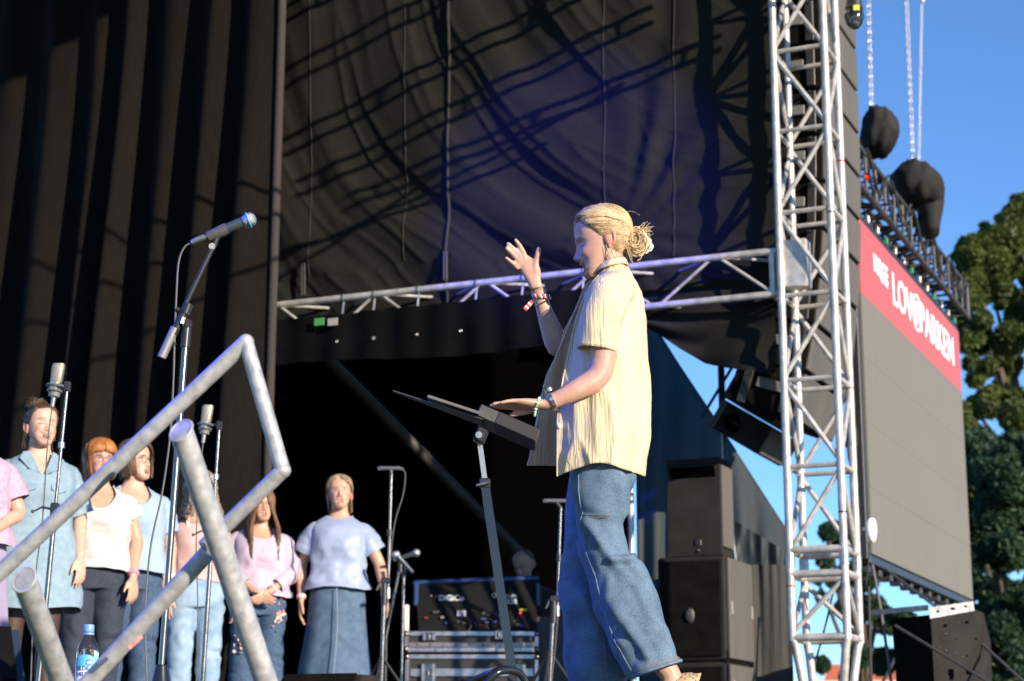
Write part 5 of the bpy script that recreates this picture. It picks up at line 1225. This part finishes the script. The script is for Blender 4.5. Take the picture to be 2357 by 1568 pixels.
MB().tube([Q(500,548), Q(514,534)], .009, 10).build('clip_foot', STB, mc); MB().tube([Q(488,567,-.012), Q(488,567,.012)], .011, 14).build('clip_knob', ALUD, mc); MB().tube([Q(497,556), Q(484,580)], .0105, 12).build('thread', STB, mc)
MB().tube([Q(440,559), Q(452,553), Q(468,547), Q(478,546)], [.008,.0105,.0115,.0115], 14).build('plug', XLR, mc)
MB().tube(crom([Q(441,559), Q(424,570), Q(411,605), Q(406,680), Q(402,780), Q(399,880), Q(392,1000), Q(374,1130), Q(350,1240), Q(338,1340), Q(334,1440), Q(338,1568), Q(342,1620)], 5), .0032, 7).build('cable', CABL, mc)
# large diaphragm microphones on stands
def condenser(u, v, Y, pole, foot, label, labels):
    k = Y/4321*1.0
    def Z(a, b, dy=0): return P(a, b, Y+dy)
    t = thing('microphone_stand', V((Z(*foot).x, Y, 0)), label, 'microphone stand', 'straight stands with condenser microphones')
    MB().tube([Z(*pole), Z(*lerp(V(pole), V(foot), .42))], .0075, 12).build('upper_tube', CHROME, t); b = Z(*foot); MB().tube([Z(*lerp(V(pole), V(foot), .38)), V((b.x, Y, .03))], .0115, 12).build('lower_tube', CHROME, t)
    c = Z(*lerp(V(pole), V(foot), .40)); MB().box(c, .018, .018, .03, b=.005).build('clutch', STB, t, sharp=30); MB().tube([c, c + V((-.05,-.02,.01)), c + V((-.085,-.03,-.01))], [.006,.005,.003], 8).build('lever', STB, t); MB().sph(c + V((-.087,-.03,-.01)), .008, n=8, m=6).build('lever_ball', STB, t)
    c = Z(*lerp(V(pole), V(foot), .19)); MB().tube([c-UP*.012, c+UP*.012], .014, 12).build('collar', ALUD, t)
    MB().tube([V((b.x, Y, 0)), V((b.x, Y, .03))], [.13,.125], 28).build('base_plate', STB, t)
    MB().box(Z(pole[0], pole[1]), .014, .014, .022, b=.004).build('swivel', STB, t, sharp=30)
    mm = thing('microphone', Z(u, v), labels, 'microphone', 'condenser microphones')
    c = Z(u, v); ax = V((.10, 0, 1)).normalized()
    bd = MB(); rings = []
    for z, w_, d_ in ((.0,.024,.018), (.004,.0255,.0195), (.075,.0275,.021), (.085,.025,.019), (.088,.018,.012)):
        rings.append([c + ax*z + V((w_*math.copysign(abs(math.cos(a))**.6, math.cos(a)), d_*math.copysign(abs(math.sin(a))**.6, math.sin(a)), 0)) for a in [2*math.pi*q/20 for q in range(20)]])
    bd.loft(rings); bd.build('grille', mat('mic_gauze', (.34,.32,.27), .45, .7, var=.3, vs=300, bump=.8, bs=420, bd=.002), mm)
    MB().tube([c - ax*.028, c + ax*.002], [.022,.0255], 18, ref=(1,0,0)).build('body', mat('mic_nickel', (.55,.53,.48), .3, .9), mm)
    for z, r_ in ((-.012,.036), (-.034,.030)): MB().torus(c + ax*z, r_, .0055, ax, 22, 6).build('shock_ring', mat('ring_grey', (.12,.13,.14), .45), mm)
    for q in range(4):
        a = q*math.pi/2+.4; MB().tube([c - ax*.012 + V((.036*math.cos(a), .036*math.sin(a), 0)), c - ax*.034 + V((.028*math.cos(a+.6), .028*math.sin(a+.6), 0))], .0022, 5).build('elastic', RUB, mm)
    MB().tube([c - ax*.060, c - ax*.036], [.024,.026], 18).build('holder', GREYP, mm); MB().tube([c - ax*.105, c - ax*.06], [.0085,.011], 12).build('plug', XLR, mm)
    MB().tube([c - ax*.015 + V((.034,0,0)), Z(pole[0]-4, pole[1]-2)], .007, 8).build('arm', STB, mm)
    q0 = c - ax*.10
    MB().tube(crom([q0, q0 + V((-.012,0,-.16)), q0 + V((-.016,0,-.5)), V((b.x-.03, Y-.01, .55)), V((b.x-.02, Y-.02, .05))], 6), .0032, 6).build('cable', CABL, mm)
condenser(129, 882, 8.0, (155,890), (84,1600), 'slim microphone stand in front of the singer in the denim dress', 'square silver condenser microphone in front of the singer in the denim dress')
condenser(474, 972, 9.2, (505,980), (463,1600), 'slim microphone stand in front of the singer in the pink tank top', 'square silver condenser microphone near the singer in the pink tank top')
# pencil microphones on tall stands
def pencil(u, v, Y, top, foot, label, lab2, boom=True):
    def Z(a, b, dy=0): return P(a, b, Y+dy)
    b = Z(*foot); t = thing('microphone_stand', V((b.x, Y, 0)), label, 'microphone stand', 'tall stands with pencil microphones')
    mid = lerp(V(top), V(foot), .45)
    MB().tube([Z(*top), Z(*(mid+V((0,18))))], .0085, 10).build('upper_tube', CHROME, t); MB().tube([Z(mid.x-8, mid.y), V((b.x-.02, Y, .25))], .0125, 10).build('lower_tube', CHROME, t); MB().tube([Z(mid.x-8, mid.y-12), Z(mid.x-9, mid.y+50)], .018, 10).build('sleeve', STB, t)
    MB().box(Z(mid.x-6, mid.y-6), .028, .018, .018, b=.005).build('clamp', STB, t, sharp=30); MB().tube([Z(mid.x-18, mid.y-4), Z(mid.x-26, mid.y+16)], .006, 8).build('crank', CHROME, t); MB().tube([Z(mid.x, mid.y+10), Z(mid.x, mid.y+34)], .014, 10).build('end_weight', ALUD, t)
    for a in (.3, 2.4, 4.5): MB().tube([V((b.x-.02, Y, .45)), V((b.x-.02+.32*math.cos(a), Y+.32*math.sin(a), .015))], .009, 8).build('leg', STB, t)
    c = Z(*lerp(V(top), V(foot), .24)); MB().tube([c-UP*.02, c+UP*.02], .016, 10).build('clutch', STB, t)
    mm = thing('microphone', Z(u, v), lab2, 'microphone', 'pencil microphones')
    MB().tube([Z(u-27, v, -.06), Z(u-20, v), Z(u+18, v), Z(u+26, v+2, .03)], [.0115,.012,.012,.0095], 14).build('body', mat('pencil_grey', (.20,.20,.23), .35, .6), mm); MB().tube([Z(u, v+4), Z(top[0], top[1]+2)], .011, 10).build('clip', STB, mm)
    MB().tube(crom([Z(u+25, v+2), Z(u+33, v+14), Z(u+28, v+60), Z(top[0]+8, top[1]+110), Z(top[0]-2, top[1]+190), Z(top[0]-14, top[1]+330), V((b.x-.03, Y-.02, .1))], 5), .0035, 6).build('cable', CABL, mm)
pencil(900, 1078, 11.4, (901,1092), (884,1650), 'tall microphone stand right of the singer in the blue satin tee', 'pencil microphone right of the singer in the blue satin tee')
pencil(1281, 1153, 10.9, (1291,1168), (1273,1650), 'tall microphone stand half hidden behind the conductor', 'pencil microphone just left of the conductor')
def dyn(h, tail, Y, label):
    t = thing('microphone', P(*tail, Y), label, 'microphone', 'spare vocal microphones'); a, b = P(*h, Y), P(*tail, Y)
    MB().sph(a, .027, n=14, m=10).build('grille', MESHG, t); d = (b-a); MB().tube([a + d*.1, a + d*.3, b], [.021,.016,.012], 14).build('body', MICB, t)
    return t
dyn((912,1277), (950,1318), 11.9, 'spare vocal microphone pointing up left beside the tall stand'); dyn((958,1273), (905,1290), 12.1, 'spare vocal microphone pointing right beside the tall stand')
for k, (tp, ft, Y, lb) in enumerate((((930,1312), (922,1640), 11.95, 'short microphone stand holding the left spare microphone'), ((922,1300), (888,1470), 12.05, 'slanting microphone stand holding the right spare microphone'))):
    b = P(*ft, Y); t = thing('microphone_stand', V((b.x, Y, 0)), lb, 'microphone stand', 'short microphone stands')
    e_ = V((b.x, Y, .02)) if k == 0 else b
    MB().tube([P(*tp, Y), e_], .009, 10).build('tube', CHROME, t); MB().tube([P(*tp, Y)+UP*.02, P(*tp, Y)-UP*.05], .014, 10).build('clutch', STB, t)
    if k: MB().tube([b, V((b.x, Y, .02))], .012, 10).build('lower_tube', STB, t)
    MB().tube([V((b.x, Y, 0)), V((b.x, Y, .02))], .12, 24).build('base_plate', STB, t)
# music stand
Y2 = 6.12
def U(u, v, dy=0): return P(u, v, Y2+dy)
ms = thing('music_stand', V((U(1175,1560).x, Y2, 0)), 'black music stand with a sheet music tray in front of the conductor', 'music stand')
MSB = mat('stand_satin', (.075,.073,.066), .5, .3, var=.2, vs=15, bump=.2, bs=200)
a, b = U(905,898), U(1112,974); dv = (b-a).normalized(); nv = dv.cross(V((0,1,0))).normalized(); nv = nv if nv.z > 0 else -nv
MB().prism([a + V((0,.0,0)), b + V((0,-.08,0)), b + V((0,.05,0)), a + V((0,.02,0))], -nv*.003).build('desk', MSB, ms, sharp=30)
a2, b2 = U(985,921), U(1104,965); bk = MB().prism([a2 + V((0,-.05,0)), b2 + V((0,-.09,0)), b2 + V((0,.1,0)), a2 + V((0,.04,0))], nv*.009).build('folder', mat('folder_grey', (.16,.15,.13), .5), ms, sharp=30)
c0, c1 = U(1103,953), U(1237,1012); d2 = (c1-c0).normalized(); n2 = d2.cross(V((0,1,0))).normalized(); n2 = n2 if n2.z > 0 else -n2; cc = (c0+c1)/2
led = MB().box(cc + V((0,.02,0)), (c1-c0).length/2, .10, .0205, ex=d2, ey=(0,1,0), ez=n2, b=.003).build('ledge', MSB, ms, sharp=30)
MB().box(c1 - d2*.075 + V((0,.02,0)), .072, .1035, .0212, ex=d2, ey=(0,1,0), ez=n2, b=.003).build('ledge_end', mat('stand_matt', (.02,.02,.02), .6), led, sharp=30)
MB().box(U(1107,1003,-.02), .019, .028, .026, ex=d2, ez=n2, b=.006).build('tilt_joint', STB, ms, sharp=30); MB().tube([U(1102,1001,-.06), U(1102,1001,-.04)], .011, 14).build('tilt_bolt', ALUD, ms)
def sq(p, q, h, name, mt): return MB().tube([p, q], h*1.414, 4, ref=(.707,.707,0)).build(name, mt, ms, sharp=20)
sq(U(1104,1018), U(1117,1112), .0085, 'upper_tube', mat('tube_zinc', (.45,.43,.38), .35, .8)); sq(U(1115,1105), U(1178,1538), .0145, 'lower_tube', mat('stand_gloss', (.018,.022,.028), .22, .2, coat=.3))
MB().box(U(1116,1113), .018, .018, .016, b=.004).build('clamp', STB, ms, sharp=30); wn = MB(); wn.tube([U(1096,1118,-.03), U(1112,1114,-.03), U(1128,1110,-.03)], [.007,.010,.007], 8, ref=(0,0,1), flat=.5); wn.build('wing_screw', ALUD, ms)
bx = U(1178,1540)
loop = MB(); loop.tube(crom([U(1118,1575,-.12), U(1142,1550,-.12), U(1165,1543,-.1), U(1188,1546,-.08), U(1206,1562,-.06), U(1222,1605,-.05)], 5), .0125, 10); loop.build('foot_loop', mat('stand_gloss', (.018,.022,.028), .22), ms)
loop = MB(); loop.tube(crom([U(1040,1600,.05), U(1085,1568,.02), U(1150,1542,-.02), U(1178,1540,0)], 5), .010, 10); loop.build('foot', mat('stand_gloss', (.018,.022,.028), .22), ms)
sq(U(1178,1530), V((bx.x+.01, Y2, .02)), .012, 'base_tube', STB)
# stair handrail of galvanised pipe in the foreground
hr = thing('handrail', V((P(400,1700,4.3).x, 4.3, -1.6)), 'galvanised pipe handrail with two slanting posts across the lower left', 'railing')
def G(u, v, Y=4.3): return P(u, v, Y)
rp = .0188
MB().tube([G(-60,1372,4.45), G(0,1318,4.42), G(566,788,4.3)], rp, 20).build('upper_rail', GALV, hr); MB().sph(G(566,788,4.3), rp*1.03, n=16, m=10).build('weld', GALV, hr)
MB().tube([G(566,788,4.3), G(651,1083,4.26)], rp*.93, 20).build('end_rail', GALV, hr); MB().sph(G(651,1083,4.26), rp*1.0, n=16, m=10).build('weld', GALV, hr)
MB().tube([G(651,1083,4.26), G(470,1258,4.34)], rp*.95, 20).build('lower_rail', GALV, hr); MB().tube([G(478,1272,4.33), G(195,1580,4.42), G(110,1672,4.45)], rp*1.08, 20).build('lower_rail', GALV, hr)
def post(u0, v0, u1, v1, r_):
    a, b = G(u0, v0, 4.12), G(u1, v1, 4.42); d = (a-b).normalized(); e = V((0,1,0)); e = (e - d*e.dot(d)).normalized(); f_ = d.cross(e); b = b + (b-a)*1.6
    r1 = []; r0 = []
    for k in range(26):
        th = 2*math.pi*k/26; o = e*math.cos(th)*r_ + f_*math.sin(th)*r_; cut = -.55*o.dot(V((0,-1,0))) - .25*o.dot(V((-1,0,0))); r1.append(a + o + d*cut); r0.append(b + o)
    po = MB().loft([r0, r1], True, False).build('post', GALV, hr)
    MB().loft([r1, [lerp(p, a, .08) + d*.002 for p in r1]], False, True).build('cap', GALV, po); rim = r1 + [r1[0]]; MB().tube(rim, .0035, 6).build('weld_bead', GALV, po)
post(417, 992, 612, 1568, .0268); post(56, 1335, 150, 1590, .0268)
MB().prism([G(300,1490,4.3)+V((0,-.032,0)), G(330,1462,4.3)+V((0,-.032,0)), G(336,1470,4.3)+V((0,-.032,0)), G(306,1498,4.3)+V((0,-.032,0))], V((0,.003,0))).build('sticker', mat('sticker_worn', (.5,.42,.36), .7, c2=(.6,.1,.08), vs=60), hr)
# water bottle
Y3 = 5.62; bp = V((P(199,1560,Y3).x, Y3, 0))
bt = thing('water_bottle', bp, 'clear plastic water bottle with a blue cap on the stage edge', 'bottle')
PET = mat('pet_plastic', (.92,.95,.97), .06, trans=1.0, spec=.5); PET.node_tree.nodes['Principled BSDF'].inputs['IOR'].default_value = 1.2
prof = [(.0,.026), (.006,.031), (.02,.0325), (.05,.0322), (.12,.0325), (.135,.0325), (.15,.0295), (.165,.023), (.178,.016), (.188,.0132), (.195,.0132)]
rings = [[bp + V((r_*math.cos(a), r_*math.sin(a), z)) for a in [2*math.pi*k/28 for k in range(28)]] for z, r_ in prof]
MB().loft(rings, True, True).build('body', PET, bt, sharp=None)
MB().tube([bp + UP*.06, bp + UP*.061], .031, 28)
MB().tube([bp + UP*.191, bp + UP*.193, bp + UP*.211, bp + UP*.213], [.0150,.0158,.0155,.0145], 26).build('cap', mat('cap_blue', (.16,.32,.62), .4), bt)
MB().tube([bp + UP*.183, bp + UP*.189], .0165, 24).build('neck_ring', mat('cap_blue', (.16,.32,.62), .4), bt)
def wrapz(m, r_, z0, a0): m.v = [bp + V((r_*math.sin(a0 + p.x/r_), -r_*math.cos(a0 + p.x/r_), z0 + p.y)) for p in m.v]; return m
def lab(z0f, z1f, r_, a0, a1, n=30):
    return [[bp + V((r_*math.sin(lerp(a0,a1,k/n)), -r_*math.cos(lerp(a0,a1,k/n)), f(lerp(a0,a1,k/n)))) for k in range(n+1)] for f in (z0f, z1f)]
lo = MB().loft(lab(lambda a: .03, lambda a: .098, .0332, -2.4, 2.4), False, False, closed=False).build('label', mat('label_white', (.78,.82,.84), .4), bt)
MB().loft(lab(lambda a: .088 + .006*math.sin(a*1.6), lambda a: .118 + .006*math.cos(a*2.2), .0335, -2.4, 2.4), False, False, closed=False).build('label_band', mat('label_teal', (.10,.42,.60), .4), lo)
MB().loft(lab(lambda a: .080, lambda a: .098 + .016*math.sin(max(0, a)*2), .0337, .15, 1.5), False, False, closed=False).build('label_wave', mat('label_sky', (.22,.58,.72), .4), lo)
LB = mat('label_blue', (.015,.06,.28), .4)
for body, sz, z_, a_ in (('KILDE', .0155, .083, -.25), ('VÆLD', .0155, .066, -.25)):
    wrapz(text_mesh(body, sz, 0, .0006), .0339, z_, a_).build('lettering', LB, lo, recalc=False)
disc = MB(); pts = [(0,0)] + [(.0105*math.cos(t), .0105*math.sin(t)) for t in [2*math.pi*k/24 for k in range(25)]]
disc.add([V((x, y, 0)) for x, y in pts], [(0, k, k+1) for k in range(1, 25)]); wrapz(disc, .0340, .100, .42).build('badge', mat('badge_blue', (.03,.12,.55), .4), lo, recalc=False)
wrapz(text_mesh('100%', .0075, 0, .0002), .0343, .1005, .42).build('badge_text', WHITE, lo, recalc=False)
# floor monitors
def wedge(c, yaw, s, label, m):
    t = thing('floor_monitor', c, label, 'loudspeaker', 'floor monitor wedges'); Rm = Matrix.Translation(c) @ Matrix.Rotation(yaw, 4, 'Z'); pr = [(-.26,0), (.26,0), (.28,.10), (.06,.34), (-.20,.34), (-.27,.14)]
    cab = MB().prism([Rm @ V((-.33*s, y*s, z*s)) for y, z in pr], (Rm.to_3x3() @ V((.66*s, 0, 0)))).build('cabinet', m, t, sharp=25)
    q = MB(); a, b = V((0,.285,.105)), V((0,.07,.335)); q.prism([Rm @ (V((x*s, p.y*s, p.z*s))) for x, p in ((-.29,a), (.29,a), (.29,b), (-.29,b))], Rm.to_3x3() @ V((0,.012,.011))); q.build('grille', CABD, cab, sharp=25)
    MB().box(Rm @ V((-.332*s, -.05*s, .2*s)), .004, .07*s, .03*s, ex=Rm.to_3x3() @ V((1,0,0)), ey=Rm.to_3x3() @ V((0,1,0)), b=.002).build('handle', BLK, cab, sharp=30)
    return t
pz = P(752, 1545, 9.3); w1 = wedge(V((pz.x, 9.3, .012)), R(158), .66, 'dark floor monitor at the feet of the singer in the blue satin tee', CAB)
w1.location.z = 0.012
pz = P(15, 1520, 5.0); wedge(V((pz.x-.20, 5.05, -.05)), R(205), .62, 'dark blue-black floor monitor in the bottom left corner', mat('monitor_navy', (.010,.024,.05), .6))
# ---------------------------------------------------------------- mixing desk on flight cases
Y4 = 14.2
def D(u, v, dy=0): return P(u, v, Y4+dy)
LAM = mat('case_laminate', (.018,.018,.02), .5); EDGE = mat('case_edge', (.42,.41,.43), .35, .9, var=.2, vs=20)
def flightcase(l, r, t, b, dy, label, latches, dep=.7):
    p0, p1 = D(l, b, dy), D(r, t, dy); zb, zt_ = p0.z, D((l+r)/2, t, dy).z
    c = thing('flight_case', V(((p0.x+p1.x)/2, Y4+dy, zb)), label, 'flight case', 'flight cases under the mixing desk'); cx = (p0.x+p1.x)/2; hx = (p1.x-p0.x)/2
    MB().box(V((cx, Y4+dy+dep/2, (zb+zt_)/2)), hx-.012, dep/2-.012, (zt_-zb)/2-.006).build('panel', LAM, c)
    for z in (zb+.018, zt_-.018): MB().box(V((cx, Y4+dy+.012, z)), hx, .016, .018, b=.004).build('edge_rail', EDGE, c, sharp=30)
    for s in (-1, 1): MB().box(V((cx+s*(hx-.016), Y4+dy+.008, (zb+zt_)/2)), .016, .016, (zt_-zb)/2-.037, b=.004).build('edge_rail', EDGE, c, sharp=30); MB().sph(V((cx+s*(hx-.012), Y4+dy+.006, zt_-.02)), .026, n=10, m=7).build('ball_corner', CHROME, c); MB().sph(V((cx+s*(hx-.012), Y4+dy+.006, zb+.02)), .026, n=10, m=7).build('ball_corner', CHROME, c)
    for u, v, hw, hh in latches:
        q = D(u, v, dy); la_ = MB().box(V((q.x, Y4+dy-.012, q.z)), hw, .010, hh, b=.004).build('latch', CHROME, c, sharp=30)
        for s in (-1, 1): MB().box(V((q.x+s*hw*.72, Y4+dy-.024, q.z)), hw*.22, .008, hh*.9, b=.003).build('latch_rim', EDGE, la_, sharp=30)
        MB().tube([V((q.x, Y4+dy-.03, q.z-.012)), V((q.x, Y4+dy-.03, q.z+.012))], .014, 10).build('latch_knob', CHROME, la_)
    n_ = int(hx*2/.09)
    for k in range(n_):
        MB().sph(V((cx-hx+.06+k*.09, Y4+dy-.006, zb+.018)), .006, n=7, m=5).build('rivet', CHROME, c)
    return c, cx, hx, zb, zt_
c1_ = flightcase(930, 1240, 1506, 1700, .0, 'lower black flight case with a big butterfly latch under the mixing desk', ((986,1550,.055,.075), (1195,1550,.05,.07)))
MB().box(V((c1_[1], Y4+.006, P(0,1548,Y4).z)), c1_[2]-.04, .012, .030, b=.004).build('mid_rail', EDGE, c1_[0], sharp=30)
MB().tube([V((c1_[1]-.1, Y4-.02, P(0,1566,Y4).z)), V((c1_[1]+.12, Y4-.02, P(0,1566,Y4).z))], .012, 8).build('handle', CHROME, c1_[0])
c2_ = flightcase(930, 1240, 1453, 1501, .02, 'upper flight case tray with silver rivets holding the mixing desk', ((988,1466,.05,.03), (1148,1462,.03,.035)))
z = P(0,1484,Y4).z
MB().box(V((c2_[1], Y4+.020, z)), c2_[2]-.03, .014, .018, b=.003).build('mid_rail', mat('case_edge_brown', (.30,.25,.25), .4, .8), c2_[0], sharp=30)
for k in range(11): MB().sph(V((c2_[1]-c2_[2]+.1+k*.098, Y4+.004, z)), .008, n=8, m=5).build('rivet', CHROME, c2_[0])
mx = thing('mixing_desk', V((c2_[1], Y4+.3, c2_[4])), 'large black sound mixing desk with its back to the choir, on flight cases', 'mixing desk')
MXB = mat('desk_black', (.008,.008,.009), .4)
c = [D(957,1344,.25), D(1237,1334,.25), D(1235,1449,.05), D(964,1454,.05)]
MB().prism(c, V((0,.35,.0))).build('back_panel', MXB, mx, sharp=30)
MB().tube([D(953,1346,.25), D(957,1341,.25), D(1236,1331,.25), D(1240,1334,.25)], .024, 12, ref=(0,0,1), flat=.8).build('top_rail', mat('desk_blue', (.03,.07,.20), .3, .3, coat=.4), mx)
for u in (958, 1238): MB().box(D(u, 1370, .22), .018, .06, .09, b=.01).build('side_cheek', mat('desk_blue2', (.02,.05,.14), .35), mx, sharp=30)
WTX = mat('desk_print', (.75,.75,.75), .5)
def ptxt(body, u, v, px, bold=.0, mt=WTX):
    m_ = text_mesh(body, 1, 0, bold); w_ = max(p.x for p in m_.v)-min(p.x for p in m_.v); s = px*Y4/F/w_
    t_ = (v-1340)/112; q = D(u, v, lerp(.25,.05,t_)-.012); place(m_, q, V((s,0,.0)), V((0,.25*s,.97*s)), V((0,-1,0))); m_.build('lettering', mt, mx, recalc=False)
ptxt('DiGiCo', 1039, 1377, 58, .03); ptxt('Quantum', 1161, 1371, 58); ptxt('338', 1178, 1385, 24, .02)
for u, v, r_ in ((993,1372,2), (998,1379,2.4), (1004,1372,2), (1001,1377,1.5)): MB().sph(D(u, v, .19), PX(r_, Y4)*.8, n=8, m=5).build('logo_dot', WTX, mx)
rg = random.Random(31); pal = [mat('con_%d' % i, c_, .5) for i, c_ in enumerate(((.25,.03,.04), (.03,.07,.25), (.02,.02,.02), (.2,.2,.2), (.2,.08,.03), (.02,.02,.02), (.05,.05,.05)))]
for k in range(30):
    u = rg.uniform(975, 1210); v = rg.uniform(1404, 1442); t_ = (v-1340)/112
    if rg.random() < .5: u = rg.uniform(1060, 1150)
    MB().box(D(u, v, lerp(.25,.05,t_)-.012), rg.uniform(.006,.022), .012, rg.uniform(.005,.010), b=.002).build('connector', pal[rg.randrange(7)], mx, sharp=30)
MB().box(D(1062,1412,.10), .034, .006, .022, b=.002).build('label_plate', mat('plate_pale', (.4,.4,.5), .5), mx, sharp=30); MB().box(D(1204,1404,.12), .033, .006, .009, b=.002).build('label_plate', mat('plate_yellow', (.5,.45,.05), .5), mx, sharp=30)
MB().sph(D(1198,1411,.09), .007, n=8, m=6).build('lamp', mat('led_lamp', (.6,.02,.02), .4, em=((1,.05,.05), 2)), mx)
for k in range(5):
    a = D(1075+k*18, 1425, .08); MB().tube(crom([a, a + V((.03,-.05,-.05)), a + V((.0+.03*k,-.06,-.12))], 5), .006, 6).build('cable', RUB, mx)
tag(MB().box(D(936,1425,.1), .017, .03, .105, b=.006).build('lamp_unit', mat('white_lamp', (.75,.73,.68), .4)), 'slim white upright unit at the left end of the mixing desk', 'lamp')
bg_ = MB(); bg_.sph(D(1283,1432,.2), .10, .08, .085, 16, 10); bg_ = displace(bg_, lambda p: .02*noise.noise(p*16)); tag(bg_.build('bag', mat('bag_red', (.35,.012,.02), .5)), 'red bag on the dark case right of the mixing desk', 'bag')
b_ = MB().box(V((D(1283,1500,.3).x, Y4+.35, .46)), .2, .25, .46, b=.01); tag(b_.build('equipment_case', LAM), 'dark equipment case between the mixing desk and the conductor', 'flight case')
yb = P(500, 1562, 13.2); q = MB().box(V((yb.x, 13.2, yb.z/2)), .13, .1, yb.z/2, b=.02); tag(q.build('storage_box', mat('box_yellow', (.45,.26,.03), .6, var=.2)), 'yellow storage box behind the singer in the pink tank top', 'box')
# ---------------------------------------------------------------- blue stage lights of the rig, above the left of the picture
def stage_light(lp, tgt, energy, size, label):
    par = thing('stage_light', lp, label, 'lamp', 'blue stage lights above the picture'); d = (tgt-lp).normalized()
    MB().tube([lp - d*.32, lp - d*.28, lp - d*.02, lp + d*.0], [.06,.11,.12,.125], 24, cap=False).build('housing', BLKM, par)
    MB().tube([lp - d*.32, lp - d*.325], [.06,.01], 20).build('rear_cap', BLKM, par)
    MB().tube(crom([lp - d*.15 + V((.13,0,0)), lp - d*.15 + V((.12,0,.2)), lp - d*.15 + V((-.12,0,.2)), lp - d*.15 + V((-.13,0,0))], 5), .010, 8).build('yoke', BLKM, par)
    ld = bpy.data.lights.new('blue_beam', 'SPOT'); ld.energy = energy; ld.color = (.03,.04,1.0); ld.spot_size = R(size); ld.spot_blend = .6; ld.shadow_soft_size = .09
    lo_ = bpy.data.objects.new('blue_beam', ld); sc.collection.objects.link(lo_); lo_.parent = par; lo_.location = d*.03; lo_.rotation_euler = d.to_track_quat('-Z', 'Y').to_euler()
stage_light(V((-4.4, 6.2, 4.8)), V((-.2, 5.8, 1.5)), 560, 60, 'blue spotlight of the rig aimed at the conductor, above the left of the picture')
stage_light(V((-2.4, 7.6, 6.2)), V((.15, 12.1, 3.9)), 1700, 24, 'blue spotlight of the rig aimed at the side drape, above the picture')
